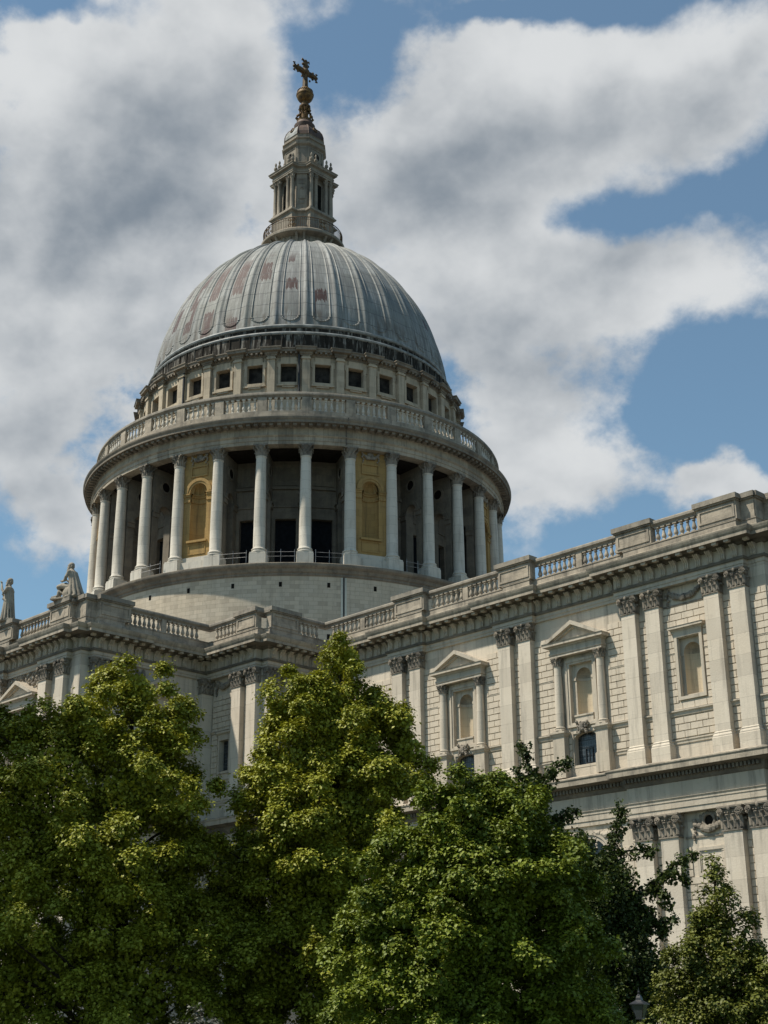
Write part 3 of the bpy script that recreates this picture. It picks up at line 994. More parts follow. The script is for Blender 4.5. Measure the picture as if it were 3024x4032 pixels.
for (p, q) in zip(ENT, ENT[1:]):
    a, c = Vector((*p, 0)), Vector((*q, 0))
    L = (c - a).length
    if L < .75 or a.x < 4 or c.y > -2 or abs(a.y - 18.6) < .1:
        continue
    d = (c - a).normalized()
    ang = math.atan2(d.y, d.x)
    nn = max(1, int(round(L / SPC)))
    for k in range(nn):
        pt = a + d * (L * (k + .5) / nn)
        if pt.y > -8 or pt.x < 5.0:
            continue
        cmats.append(T3(pt) @ Matrix.Rotation(ang, 4, 'Z'))
place(conso, cmats)
corn.build('cornice', 'parapet', ca)

LOW_ENT = [(-.45, 14.28), (0, 14.28), (0, 14.55), (.05, 14.57), (.05, 14.9), (.09, 14.94), (.09, 15.06), (.16, 15.16), (.03, 15.2), (.03, 16.08)]
LOW_LEAF = [(.03, 16.08), (.10, 16.12), (.18, 16.28), (.20, 16.32)]
LOW_BED = [(.20, 16.32), (.26, 16.58), (.86, 16.74)]
LOW_COR = [(.84, 16.74), (.88, 16.72), (.88, 17.0), (.94, 17.1), (.94, 17.17), (.1, 17.42), (-.5, 17.42)]
MB().sweep(LOW_ENT, ENT).build('lower_entablature', 'trim', ca)
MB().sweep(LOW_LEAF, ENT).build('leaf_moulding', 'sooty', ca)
MB().sweep(LOW_COR, ENT).build('lower_cornice', 'parapet', ca)
lc = MB().sweep(LOW_BED, ENT)
for (p, q) in zip(ENT, ENT[1:]):
    a, c = Vector((*p, 0)), Vector((*q, 0))
    L = (c - a).length
    if L < .6 or a.x < 30 or c.y > -12:
        continue
    d = (c - a).normalized()
    nn = int(L / .26)
    for k in range(nn):
        pt = a + d * (L * (k + .5) / nn)
        k0 = len(lc.v)
        lc.box(-.075, .075, -.42, -.2, 16.36, 16.60)
        lc.xf(T3(pt) @ Matrix.Rotation(math.atan2(d.y, d.x), 4, 'Z'), k0)
lc.build('dentil_band', 'sooty', ca)

# ---- parapet balustrade
INS = .62                                       # parapet face behind the pilaster face


def inset(path, o):
    mb = MB().sweep([(o, 0)], path)
    return [(v[0], v[1]) for v in mb.v]


pp = inset(ENT, -INS)
base_b = MB().sweep([(.18, 30.26), (.18, 30.95), (.10, 31.0), (.10, 31.30), (.14, 31.33), (.14, 31.40), (-.45, 31.40), (-.45, 30.26)], pp)
base_b.build('parapet_base', 'parapet', ca)
cop = MB().sweep([(-.40, 32.42), (.0, 32.42), (.02, 32.50), (.08, 32.55), (.16, 32.62), (.16, 32.76), (.10, 32.85), (-.40, 32.85), (-.40, 32.42)], pp)
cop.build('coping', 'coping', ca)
bal = baluster_mb(31.40, 32.42, .155).build('baluster', 'parapet', ca, True)
bmats = []


def pier(rot, a, c, d=.30, panel=True, hi=True):
    piers, pcap = MB(), MB()
    piers.box(a, c, -d + .17, .42, 31.405, 32.60)
    if panel:
        frame(piers, a + .12, c - .12, 31.56, 32.48, .14, -d + .172, .06)
    if hi:
        pcap.box(a - .06, c + .06, -d + .04, .46, 32.60, 32.70)
        pcap.box(a - .16, c + .16, -d - .06, .50, 32.70, 33.02)
    o = piers.xf(rot).build('parapet_pier', 'parapet', ca)
    if hi:
        pcap.xf(rot).build('pier_coping', 'coping', o)


def balrow(rot, a, c):
    n = max(1, int(round((c - a) / .455)))
    for k in range(n):
        bmats.append(rot @ T3((a + (c - a) * (k + .5) / n, .12, 0)))


rS = T3((0, WS - .15 + INS, 0))
rS2 = T3((0, WS - FWD + INS - .02, 0))
for a, c in ((32.35, 35.6), (42.6, 45.75), (52.75, 55.75), (59.0, 62.05)):
    pier(rS2, a + .12, c - .12)
for a, c in ((24.9, 28.3), (28.7, 32.4), (35.65, 38.95), (39.4, 42.6), (45.8, 49.22), (49.7, 52.75)):
    balrow(rS, a, c)
balrow(T3((0, WS - FWD + INS, 0)), 55.78, 58.95)
for xm in (39.17, 49.46, 28.5):
    pier(rS, xm - .24, xm + .24, .18, False, False)
# east end corner
pier(T3((0, WS + INS - .02, 0)), 61.95, XE - .55, .30, False)
rE = T3((XE - INS, 0, 0)) @ RZ90
pier(rE, WS + .55, WS + 1.5, .30, False)
pier(T3((XE + FWD - INS + .02, 0, 0)) @ RZ90, WS + 1.5, WS + 4.2)
balrow(T3((XE + FWD - INS, 0, 0)) @ RZ90, WS + 4.4, WS + 9)
# bastion
rB = T3((0, BS - FWD + INS - .02, 0))
balrow(T3((0, BS - FWD + INS, 0)), 18.15, 20.9)
pier(rB, 21.05, 23.45)
rBE = T3((XB + FWD - INS + .02, 0, 0)) @ RZ90
pier(rBE, BS + .72, BS + 3.5)
balrow(T3((XB + FWD - INS, 0, 0)) @ RZ90, BS + 3.6, WS - .1)
# transept
rT = T3((XT + .15 - INS, 0, 0)) @ RZ90
pier(T3((XT + FWD - INS + .02, 0, 0)) @ RZ90, TS + 1.35, -32.15)
balrow(rT, -32.0, -29.0)
pier(rT, -28.95, -28.5, .18, False, False)
balrow(rT, -28.45, -25.3)
pier(T3((0, TS - FWD + INS - .02, 0)), 13.35, 16.1)
pier(T3((0, TS + INS - .02, 0)), 16.1, 17.25, .30, False)
pier(T3((XT - INS + .02, 0, 0)) @ RZ90, TS + .45, TS + 1.35, .30, False)
balrow(T3((0, TS - .15 + INS, 0)), 8.2, 13.25)
pier(T3((0, TS - FWD + INS - .02, 0)), 4.6, 8.05, .30)
balrow(T3((0, TS - FWD + INS, 0)), -2, 4.5)
place(bal, bmats)
# flat roofs behind the parapets
rf = MB()
rf.box(-XT + .3, XT - .3, TS + .3, 36, 30.0, 30.12)
rf.box(XT - .3, XB - .3, BS + .3, 24, 30.03, 30.15)
rf.box(XB - .3, XE - .3, WS + .3, 18.3, 30.06, 30.18)
rf.box(-70, -XT + .3, WS + .3, 18.3, 30.06, 30.18)
rf.build('roof', 'roof', ca)


# ---- pedimented niche windows
def aedicule_mb():
    b = MB()
    # surround of the opening
    frame(b, -1.25, 1.25, 20.62, 25.05, .17, 0, .13)
    frame(b, -1.08, 1.08, 20.75, 24.9, .15, 0, .07)
    arch_plate(b, -.94, .94, 20.8, 24.8, .60, 21.40, 23.88, .24, 0)
    b.box(-.72, .72, .08, .25, 20.83, 21.30)
    b.box(-.76, .76, .02, .26, 21.30, 21.40)
    for s in (-1, 1):
        b.box(s * .77 - .16, s * .77 + .16, .19, .245, 23.70, 23.86)
    # niche impost continues round
    A = [PI * i / 12 for i in range(13)]
    for i in range(12):
        p, q = A[i], A[i + 1]
        f_ = lambda a, r: (-r * math.cos(a), .24 + r * math.sin(a))
        b.quad((*f_(p, .56), 23.70), (*f_(q, .56), 23.70), (*f_(q, .56), 23.86), (*f_(p, .56), 23.86))
        b.quad((*f_(p, .56), 23.70), (*f_(q, .56), 23.70), (*f_(q, .61), 23.70), (*f_(p, .61), 23.70))
    # pedestals
    for s in (-1, 1):
        x = s * 1.73
        b.box(x - .46, x + .46, -.52, 0, 18.66, 20.05)
        b.box(x - .52, x + .52, -.60, 0, 17.40, 18.60)
        b.box(x - .49, x + .49, -.56, 0, 18.60, 18.66)
        b.sweep([(0, 20.05), (.06, 20.10), (.10, 20.2), (.17, 20.26), (.17, 20.36), (-.3, 20.40)], [(x - .46, 0), (x - .46, -.52), (x + .46, -.52), (x + .46, 0)])
        b.box(x - .40, x + .40, -.60, 0, 20.37, 20.46)
    # entablature and pediment
    hw = 2.10
    path = [(-hw, 0), (-hw, -.52), (hw, -.52), (hw, 0)]
    b.sweep([(-.5, 25.30), (0, 25.30), (0, 25.46), (.05, 25.48), (.05, 25.62), (.0, 25.64), (.0, 25.88), (.08, 25.92), (.12, 25.98), (.34, 26.02), (.34, 26.15), (.40, 26.24), (.0, 26.30), (-.5, 26.30)], path)
    e, zt, th = 2.48, 27.48, .30
    for s in (-1, 1):
        p = [(s * e, 26.22), (0, zt - .02), (0, zt - th), (s * (e - .45), 26.22)]
        n = 4
        for (ya, yb, sh) in ((-.90, 0, 0),):
            vs = [(x, ya, z) for x, z in p] + [(x, yb, z) for x, z in p]
            b.add(vs, [(0, 1, 2, 3), (0, 1, 5, 4), (2, 3, 7, 6), (0, 3, 7, 4)])
        p2 = [(s * (e - .45), 26.24), (0, zt - th), (0, zt - th - .16), (s * (e - .75), 26.24)]
        vs = [(x, -.66, z) for x, z in p2] + [(x, 0, z) for x, z in p2]
        b.add(vs, [(0, 1, 2, 3), (2, 3, 7, 6)])
    b.add([(-1.75, -.5, 26.26), (1.75, -.5, 26.26), (0, -.5, zt - .42)], [(0, 1, 2)])
    return b


def aed_columns(parent):
    for s in (-1, 1):
        b = MB()
        x = s * 1.73
        b.lathe([(.285, 20.72), (.29, 21.6), (.275, 22.8), (.245, 24.66), (.27, 24.68), (.27, 24.72)], 16, (x, -.24))
        c = b.build('column', 'shaft', parent, True)
        b = MB()
        b.lathe([(.40, 20.46), (.40, 20.52), (.33, 20.57), (.36, 20.63), (.36, 20.67), (.29, 20.73)], 16, (x, -.24))
        b.box(x - .36, x + .36, -.60, .05, 20.44, 20.5)
        k = col_capital(.25, .60, 24.70, 8)
        k.xf(T3((x, -.24, 0)))
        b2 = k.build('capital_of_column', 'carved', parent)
        b2.name = 'capital'
        b.build('column_base', 'trim', parent)
    return


aed = aedicule_mb().build('aedicule', 'trim', ca)
aed_columns(aed)
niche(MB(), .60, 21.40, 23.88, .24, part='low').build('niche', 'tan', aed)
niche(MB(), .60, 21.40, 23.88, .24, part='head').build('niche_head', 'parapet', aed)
place(aed, [T3((AED[1], WS, 0)), T3((AED[0], WS, 0)), T3((XT, TE, 0)) @ RZ90, T3((TW, TS, 0))])

# lower window of each bay with its carved keystone
b = MB()
arch_plate(b, -.93, .93, 18.17, 20.27, .86, 18.17, 19.93, .05, .38, 12, rise=.30)
frame(b, -1.0, 1.0, 18.0, 20.3, .10, .0, .02)
ww = b.build('window', 'trim', ca)
b = MB()
b.quad((-.9, .42, 18.1), (.9, .42, 18.1), (.9, .42, 20.3), (-.9, .42, 20.3))
b.build('pane', 'glass', ww)
b = MB()
frame(b, -.28, .30, 18.3, 19.25, .05, .40, .05)
b.box(-.02, .03, .37, .40, 18.3, 19.2)
for zz in (18.75, 19.3, 19.75):
    b.box(-.86, .86, .39, .41, zz, zz + .025)
b.build('window_bar', 'lampblack', ww)
b = MB()
rnd = random.Random(4)
b.box(-.2, .2, -.22, .1, 20.2, 20.85)
for i in range(34):
    t = rnd.random()
    sx = rnd.choice((-1, 1))
    s = rnd.uniform(.06, .13)
    b.ball((sx * rnd.uniform(.1, .42), -.18 - rnd.uniform(0, .16), 20.12 + t * .78), s, s, s, 6, 4)
b.ball((0, -.3, 20.52), .2, .12, .28, 8, 6)
b.build('carved_keystone', 'carved', ww)
place(ww, [T3((AED[1], WS, 0)), T3((AED[0], WS, 0))])

# niche bay between the last pairs
b = MB()
frame(b, -1.0, 1.0, 20.98, 25.06, .20, 0, .16)
frame(b, -.84, .84, 21.12, 24.9, .08, 0, .08)
for s in (-1, 1):
    b.box(s * .73 - .13, s * .73 + .13, .19, .245, 23.74, 23.9)
b.sweep([(-.3, 25.06), (0, 25.06), (.02, 25.22), (.10, 25.30), (.26, 25.36), (.26, 25.46), (.30, 25.52), (-.3, 25.56)], [(-1.0, 0), (-1.0, -.16), (1.0, -.16), (1.0, 0)])
nb = b.build('niche', 'trim', ca)
arch_plate(MB(), -.85, .85, 21.1, 24.9, .60, 21.34, 23.92, .24, 0).build('niche_surround', 'trim', nb)
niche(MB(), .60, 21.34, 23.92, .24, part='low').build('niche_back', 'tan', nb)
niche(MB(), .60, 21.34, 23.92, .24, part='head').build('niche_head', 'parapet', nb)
nb.matrix_local = T3((NB, WS, 0))
b = garland(MB(), -1.3, 1.3, 27.95, .62, -.06, .17, 1)
b.box(-1.62, 1.62, -.06, .02, 26.9, 27.0)
g = b.build('festoon', 'carved', ca)
g.matrix_local = T3((NB, WS, 0))
for q, mm in ((2, T3((19.95, BS, 0))), (3, T3((XT, TS + 5.2, 0)) @ RZ90)):
    g2 = garland(MB(), -.9 if q == 2 else -.3, .9 if q == 2 else .3, 27.9, .5, -.06, .17, q).build('festoon', 'carved', ca)
    g2.matrix_local = mm
b = MB()
rnd = random.Random(11)
for i in range(150):
    x, z = rnd.uniform(-2.5, 2.5), rnd.uniform(26.55, 28.05)
    if z < 27.6 - abs(x) * .5:
        continue
    s = rnd.uniform(.08, .17)
    b.ball((x, -.05, z), s, s, s, 6, 4)
g3 = b.build('festoon', 'carved', ca)
g3.matrix_local = T3((TW, TS, 0))
# lower order: festoon with round opening, sunk panel, arched window
b = garland(MB(), -1.05, 1.05, 13.75, .55, -.05, .17, 7, 30)
b.lathe([(.30, 0), (.30, .10), (.37, .16), (.46, .13), (.48, 0)], 22)
k0 = len(b.v) - 22 * 5
b.v[k0:] = [(x, -z - .02, 13.70 + y) for x, y, z in b.v[k0:]]
rnd = random.Random(19)
for i in range(60):
    a = rnd.uniform(0, 2 * PI)
    s = rnd.uniform(.07, .14)
    b.ball((.62 * math.cos(a) * rnd.uniform(.9, 1.5), -.04, 13.62 + .5 * math.sin(a)), s, s * .8, s, 6, 4)
b.box(-1.7, 1.7, -.07, .02, 12.78, 12.9)
f2 = b.build('festoon', 'carved', ca)
f2.matrix_local = T3((NB + .35, WS, 0))
b = MB()
b.lathe([(0, 0), (.31, 0)], 20)
b.v = [(x, -.03, 13.70 + y) for x, y, z in b.v]
o = b.build('round_opening', 'void', f2)
b = frame(MB(), -.98, .98, 10.6, 12.2, .17, 0, .10)
frame(b, -.81, .81, 10.77, 12.03, .07, 0, .05)
pn = b.build('sunk_panel', 'trim', ca)
pn.matrix_local = T3((NB + .35, WS, 0))
b = frame(MB(), -1.0, 1.0, 5.6, 10.1, .2, 0, .12)
arch_plate(b, -.8, .8, 5.8, 9.9, .58, 5.9, 9.0, -.03, 0)
niche(b, .58, 5.9, 9.0, -.03)
pn2 = b.build('niche', 'trim', ca)
pn2.matrix_local = T3((NB + .35, WS, 0))
b = MB()
arch_plate(b, -1.45, 1.45, 4.0, 13.55, 1.38, 4.0, 12.1, .0, .5, 18)
A = [PI * i / 20 for i in range(21)]
for r0, r1, y in ((1.40, 1.62, -.14), (1.62, 1.9, -.22)):
    for i in range(20):
        p, q = A[i], A[i + 1]
        P = lambda a, r, yy: (-r * math.cos(a), yy, 12.1 + r * math.sin(a))
        b.quad(P(p, r0, y), P(q, r0, y), P(q, r1, y), P(p, r1, y))
        b.quad(P(p, r1, y), P(q, r1, y), P(q, r1, 0), P(p, r1, 0))
        b.quad(P(p, r0, y), P(q, r0, y), P(q, r0, .1), P(p, r0, .1))
    for s in (-1, 1):
        b.box(min(s * r0, s * r1), max(s * r0, s * r1), y, 0, 4.0, 12.1)
for s in (-1, 1):
    garland(b, s * .5, s * 2.2, 13.9, .25, -.1, .16, 21 + s, 12, True)
lw = b.build('arched_window', 'trim', ca)
b = MB()
b.quad((-1.45, .5, 4), (1.45, .5, 4), (1.45, .5, 13.6), (-1.45, .5, 13.6))
b.build('pane', 'glass', lw)
place(lw, [T3((AED[1], WS, 0)), T3((AED[0], WS, 0))])
# bastion window
b = MB()
frame(b, -.72, .72, 20.75, 23.45, .17, 0, .10)
b.sweep([(-.2, 23.45), (0, 23.45), (.02, 23.7), (.18, 23.8), (.18, 23.92), (-.2, 23.95)], [(-.72, 0), (-.72, -.1), (.72, -.1), (.72, 0)])
bw = b.build('window', 'trim', ca)
bw.matrix_local = T3((XT + 2.13, BS, 0))
b = MB()
b.quad((-.55, .35, 20.8), (.55, .35, 20.8), (.55, .35, 23.4), (-.55, .35, 23.4))
b.build('pane', 'glass', bw)

# ------------------------------------------------------------------ drum and dome
def az(deg):                       # azimuth measured from south towards east -> rotation of a local frame whose -y looks outward
    return Matrix.Rotation(R(deg), 4, 'Z')


VIS = [k for k in range(32)]
NICHE = [22.5 + 45 * k for k in range(8)]
db = MB()
db.lathe([(21.3, 26.0), (21.3, 39.70)], 160)
drum = db.build('drum_base', 'drum', ca, True)
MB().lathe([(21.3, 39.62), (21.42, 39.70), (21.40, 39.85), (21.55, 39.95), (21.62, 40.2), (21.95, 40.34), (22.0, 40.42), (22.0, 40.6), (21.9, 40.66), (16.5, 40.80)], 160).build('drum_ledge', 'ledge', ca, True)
hole = MB()
hole.box(-.13, .13, -.02, .3, 38.64, 39.07)
ho = hole.build('vent_slot', 'void', ca)
place(ho, [az(45 + 11.25 * k) @ T3((0, -21.3, 0)) for k in range(-5, 6)] + [az(56.25) @ T3((0, -21.3, -4.6))])
b = MB()
for s in (-.17, .17):
    b.box(s - .09, s + .09, -.035, .05, 31.0, 39.6)
st = b.build('lime_streak', 'limewash', ca)
st.matrix_local = az(59.8) @ T3((0, -21.3, 0))
b = MB()
b.box(-.05, .05, -.05, .05, 31.0, 39.6)
st2 = b.build('drainpipe', 'pipe', ca)
st2.matrix_local = az(59.8) @ T3((0, -21.31, 0))

# columns
COLZ0, COLZ1 = 42.37, 51.10
b = MB()
b.lathe([(.60, COLZ0), (.535, COLZ0 + .12), (.53, 44.8), (.515, 46.5), (.485, 48.8), (.45, COLZ1 - .12), (.50, COLZ1 - .08), (.50, COLZ1)], 24)
colm = b.build('column', 'drumshaft', ca, True)
b = MB()
b.box(-.74, .74, -.74, .74, 40.76, 41.78)
b.box(-.70, .70, -.70, .70, 41.78, 41.92)
b.lathe([(.69, 41.92), (.74, 41.99), (.74, 42.05), (.64, 42.12), (.62, 42.17), (.68, 42.23), (.68, 42.29), (.60, COLZ0)], 24)
b.build('base', 'drumshaft', colm, True)
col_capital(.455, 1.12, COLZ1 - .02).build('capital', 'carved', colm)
place(colm, [az(11.25 * (k + .5)) @ T3((0, -20.5, 0)) for k in VIS])

# radial walls behind the columns, each with an arched passage and a round opening
b = MB()
for sx in (-.42, .42):
    k0 = len(b.v)
    arch_plate(b, 17.0, 20.02, 40.76, 52.2, .72, 40.76, 47.9, 0, (.42 if sx < 0 else -.42), 12, xc=18.55)
    for r0, r1, y in ((.74, 1.10, .07 if sx > 0 else -.07),):
        A = [PI * i / 12 for i in range(13)]
        for i in range(12):
            P = lambda a, r, yy: (18.55 - r * math.cos(a), yy, 47.9 + r * math.sin(a))
            b.quad(P(A[i], r0, y), P(A[i + 1], r0, y), P(A[i + 1], r1, y), P(A[i], r1, y))
            b.quad(P(A[i], r1, y), P(A[i + 1], r1, y), P(A[i + 1], r1, 0), P(A[i], r1, 0))
    # ring of the round opening
    N = 20
    for i in range(N):
        a, c = 2 * PI * i / N, 2 * PI * (i + 1) / N
        y = .08 if sx > 0 else -.08
        Q = lambda t, r, yy: (18.55 + r * math.cos(t), yy, 50.55 + r * math.sin(t))
        b.quad(Q(a, .46, y), Q(c, .46, y), Q(c, .66, y), Q(a, .66, y))
        b.quad(Q(a, .66, y), Q(c, .66, y), Q(c, .66, 0), Q(a, .66, 0))
        b.quad(Q(a, .46, y), Q(c, .46, y), Q(c, .46, 0), Q(a, .46, 0))
    for xa, xb in ((17.0, 17.86), (19.24, 20.04)):
        y0, y1 = (-.10, 0) if sx < 0 else (0, .10)
        b.box(xa, xb, y0, y1, 47.3, 47.9)
        b.box(xa, xb, y0 * 1.8, y1 * 1.8, 47.9 - .16, 47.9)
    for i in range(k0, len(b.v)):
        x, y, z = b.v[i]
        b.v[i] = (y + sx, -x, z)
b.box(-.42, .42, -20.03, -20.02, 40.76, 52.2)
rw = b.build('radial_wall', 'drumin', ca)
b = MB()
for s in (-1, 1):
    N = 20
    vs = [(s * .424, -18.55 + .46 * math.cos(2 * PI * i / N), 50.55 + .46 * math.sin(2 * PI * i / N)) for i in range(N)]
    b.add(vs, [tuple(range(N))])
b.build('round_opening', 'void', rw)
place(rw, [az(11.25 * (k + .5)) for k in VIS])

# inner drum wall bays
b = MB()
holed(b, -1.75, 1.75, 40.7, 52.3, -17.0, [(-.95, .95, 41.0, 46.45)], .55)
for k in range(5):
    x0 = -.95 + .38 * k
    b.box(x0 + .012, x0 + .368, -17.03, -17.0, 46.47, 47.5)
b.box(-1.75, 1.75, -17.2, -17.0, 49.3, 49.55)
b.box(-1.75, 1.75, -17.12, -17.0, 47.55, 47.7)
frame(b, -1.05, 1.05, 49.7, 51.75, .12, -17.0, .08)
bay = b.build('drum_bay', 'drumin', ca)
b = MB()
b.quad((-.97, -16.5, 40.9), (.97, -16.5, 40.9), (.97, -16.5, 46.6), (-.97, -16.5, 46.6))
b.box(-.25, .35, -16.53, -16.5, 41.0, 42.3)
b.build('shutter', 'dark', bay)
openbays = [11.25 * k for k in VIS if all(abs((11.25 * k - n + 180) % 360 - 180) > 1 for n in NICHE)]
place(bay, [az(a) for a in openbays])
# ochre niche bays
b = MB()
Y = -20.22
arch_plate(b, -1.62, 1.62, 42.28, 52.2, .82, 43.85, 48.48, Y, 0, 18)
niche(b, .82, 43.85, 48.48, Y, 18, True)
A = [PI * i / 18 for i in range(19)]
for r0, r1, pj in ((.86, 1.06, .10), (1.06, 1.34, .16)):
    for i in range(18):
        P = lambda a, r, yy: (-r * math.cos(a), yy, 48.48 + r * math.sin(a))
        b.quad(P(A[i], r0, Y - pj), P(A[i + 1], r0, Y - pj), P(A[i + 1], r1, Y - pj), P(A[i], r1, Y - pj))
        b.quad(P(A[i], r1, Y - pj), P(A[i + 1], r1, Y - pj), P(A[i + 1], r1, Y), P(A[i], r1, Y))
        b.quad(P(A[i], r0, Y - pj), P(A[i + 1], r0, Y - pj), P(A[i + 1], r0, Y), P(A[i], r0, Y))
for za, zb, pj in ((47.62, 47.85, .10), (47.85, 48.12, .05), (48.12, 48.30, .14), (48.30, 48.42, .22)):
    for s in (-1, 1):
        b.box(min(s * .83, s * 1.62), max(s * .83, s * 1.62), Y - pj, Y, za, zb)
    for i in range(18):
        P = lambda a, r, z: (-r * math.cos(a), Y + r * math.sin(a), z)
        r = .82 - pj
        b.quad(P(A[i], r, za), P(A[i + 1], r, za), P(A[i + 1], r, zb), P(A[i], r, zb))
        b.quad(P(A[i], r, za), P(A[i + 1], r, za), P(A[i + 1], .83, za), P(A[i], .83, za))
        b.quad(P(A[i], r, zb), P(A[i + 1], r, zb), P(A[i + 1], .83, zb), P(A[i], .83, zb))
b.box(-1.0, 1.0, Y - .22, Y, 43.66, 43.86)
frame(b, -.86, .86, 42.55, 43.55, .06, Y, .06)
frame(b, -.86, .86, 49.98, 51.02, .12, Y, .10)
nbx = b.build('niche_bay', 'ochre', ca)
b = garland(MB(), -.75, .75, 52.0, .45, Y - .08, .15, 31, 18)
b.ball((0, Y - .1, 51.9), .34, .12, .24, 10, 6)
b.build('festoon', 'carved', nbx)
b = MB()
b.box(-1.65, 1.65, Y - .45, Y + .2, 40.78, 41.75)
b.box(-1.62, 1.62, Y - .12, Y + .2, 41.75, 42.28)
b.build('plinth', 'drumshaft', nbx)
place(nbx, [az(a) for a in NICHE])

# colonnade entablature, cornice, gallery
b = MB()
b.lathe([(16.9, 52.2), (20.02, 52.2), (20.02, 52.16), (20.98, 52.16), (20.98, 52.48), (21.04, 52.50), (21.04, 52.84), (21.12, 52.88), (21.20, 52.98), (21.0, 53.04), (20.98, 53.72), (21.08, 53.76)], 192)
b.build('drum_entablature', 'cornice', ca, True)
MB().lathe([(17.0, 52.12), (20.04, 52.12)], 128).build('colonnade_ceiling', 'shade_ceil', ca)
b = MB()
b.lathe([(21.08, 53.76), (21.12, 53.80), (21.18, 53.92), (21.86, 53.98), (21.90, 53.94), (21.90, 54.16), (21.98, 54.24), (22.04, 54.38), (22.04, 54.46), (21.3, 54.66), (16.0, 54.70)], 192)
for k in range(192):
    k0 = len(b.v)
    b.box(-.17, .17, -21.72, -21.10, 53.72, 53.955)
    b.xf(az(360 / 192 * (k + .5)), k0)
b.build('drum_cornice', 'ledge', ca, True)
b = MB()
b.lathe([(20.86, 54.62), (20.86, 55.2), (20.78, 55.24), (20.78, 55.56), (20.2, 55.56), (20.2, 54.6)], 160)
b.build('gallery_base', 'parapet', ca, True)
b = MB()
b.lathe([(20.25, 56.92), (20.70, 56.92), (20.72, 57.0), (20.80, 57.06), (20.88, 57.14), (20.88, 57.30), (20.82, 57.42), (20.20, 57.42), (20.2, 56.92)], 160)
b.build('gallery_coping', 'coping', ca, True)
b = MB()
b.box(-.43, .43, -20.78, -20.26, 55.56, 56.92)
gp = b.build('gallery_pier', 'parapet', ca)
place(gp, [az(11.25 * (k + .5)) for k in VIS])
b = MB()
one = baluster_mb(55.56, 56.92, .155)
for k in range(32):
    for j in range(6):
        a = 11.25 * k + (j - 2.5) * 1.47
        k0 = len(b.v)
        b.add(one.v, one.f)
        b.xf(az(a) @ T3((0, -20.52, 0)), k0)
gb = b.build('gallery_balusters', 'drumshaft', ca, True)
gb['kind'] = 'stuff'

b = MB()
b.tube([(0, -21.16, 52.2), (0, -21.10, 53.7)], .03, 5)
b.tube([(0, -22.08, 53.95), (0, -22.1, 54.5), (0, -20.95, 54.7)], .03, 5)
lcb = b.build('lightning_cable', 'pipe', ca)
lcb.matrix_local = az(60.4)

# thin guard rails on the ledge between the columns
b = MB()
for z in (41.35, 41.75):
    b.tube([(-1.25, -21.5, z), (1.25, -21.5, z)], .013, 5)
for x in (-1.2, 0, 1.2):
    b.tube([(x, -21.5, 40.7), (x, -21.5, 42.0)], .014, 5)
gr = b.build('guard_rail', 'rail', ca)
place(gr, [az(a) for a in (33.75, 45, 56.25, 78.75, 11.25)])

# attic
b = MB()
b.box(-.82, .82, 0, 0, 0, 0)
b = MB()
holed(b, -1.66, 1.66, 54.6, 63.1, -16.5, [(-.76, .76, 60.45, 62.31)], .5)
frame(b, -1.02, 1.02, 60.17, 62.58, .25, -16.5, .13)
for s in (-1, 1):
    b.box(min(s * .98, s * 1.14), max(s * .98, s * 1.14), -16.60, -16.5, 62.0, 62.58)
b.box(-1.1, 1.1, -16.72, -16.5, 60.02, 60.17)
b.box(-.6, .6, -16.66, -16.5, 59.86, 60.02)
b.box(-.75, .75, -16.62, -16.5, 62.58, 63.05)
b.box(-1.3, 1.3, -16.60, -16.5, 58.9, 59.05)
b.box(-1.05, 1.05, -16.58, -16.5, 59.2, 59.6)
ab = b.build('attic_bay', 'attic', ca)
b = MB()
b.quad((-.78, -16.02, 60.4), (.78, -16.02, 60.4), (.78, -16.02, 62.4), (-.78, -16.02, 62.4))
b.build('attic_window', 'gloom', ab)
place(ab, [az(11.25 * k) for k in VIS])
b = MB()
b.box(-.36, .36, -16.92, -16.4, 54.6, 62.72)
b.box(-.44, .44, -17.02, -16.4, 62.72, 62.92)
b.box(-.36, .36, -16.92, -16.4, 62.92, 63.1)
b.box(-.44, .44, -17.02, -16.4, 54.6, 58.6)
ap = b.build('attic_pilaster', 'attic', ca)
place(ap, [az(11.25 * (k + .5)) for k in VIS])
b = MB()
def ring_path(r0, r1, half):
    P = []
    for k in range(32):
        c_ = 11.25 * (k + .5)
        for a, r in ((c_ - 5.6, r0), (c_ - half, r0), (c_ - half, r1), (c_ + half, r1), (c_ + half, r0)):
            P.append((r * math.sin(R(a)), -r * math.cos(R(a))))
    return P
b.sweep([(-.3, 63.08), (0, 63.08), (.02, 63.2), (.10, 63.25), (.10, 63.45), (.40, 63.5), (.42, 63.7), (.50, 63.78), (.50, 63.86), (-.4, 64.05)], ring_path(16.62, 16.98, 1.75), True)
for k in range(224):
    k0 = len(b.v)
    b.box(-.10, .10, -17.06, -16.72, 63.27, 63.44)
    b.xf(az(360 / 224 * (k + .5)), k0)
b.build('attic_cornice', 'ledge', ca)
# stepped lead risers and rolls at the foot of the dome
b = MB()
b.lathe([(16.75, 63.95), (16.2, 64.15), (16.15, 65.70), (15.8, 65.85)], 160)
b.lathe([(15.75, 66.0), (15.66, 66.78), (15.4, 66.9)], 160)
for k in range(96):
    k0 = len(b.v)
    b.box(-.05, .05, -16.24, -16.05, 64.1, 65.75)
    b.xf(az(3.75 * k + 1.2), k0)
b.build('lead_riser', 'riser', ca, True)
b = MB()
for R0, Z0, rr in ((16.12, 65.88, .18), (15.68, 66.88, .20)):
    b.lathe([(R0 + rr * math.cos(t), Z0 + rr * math.sin(t)) for t in [2 * PI * i / 8 for i in range(9)]], 160)
b.build('lead_roll', 'roll', ca, True)

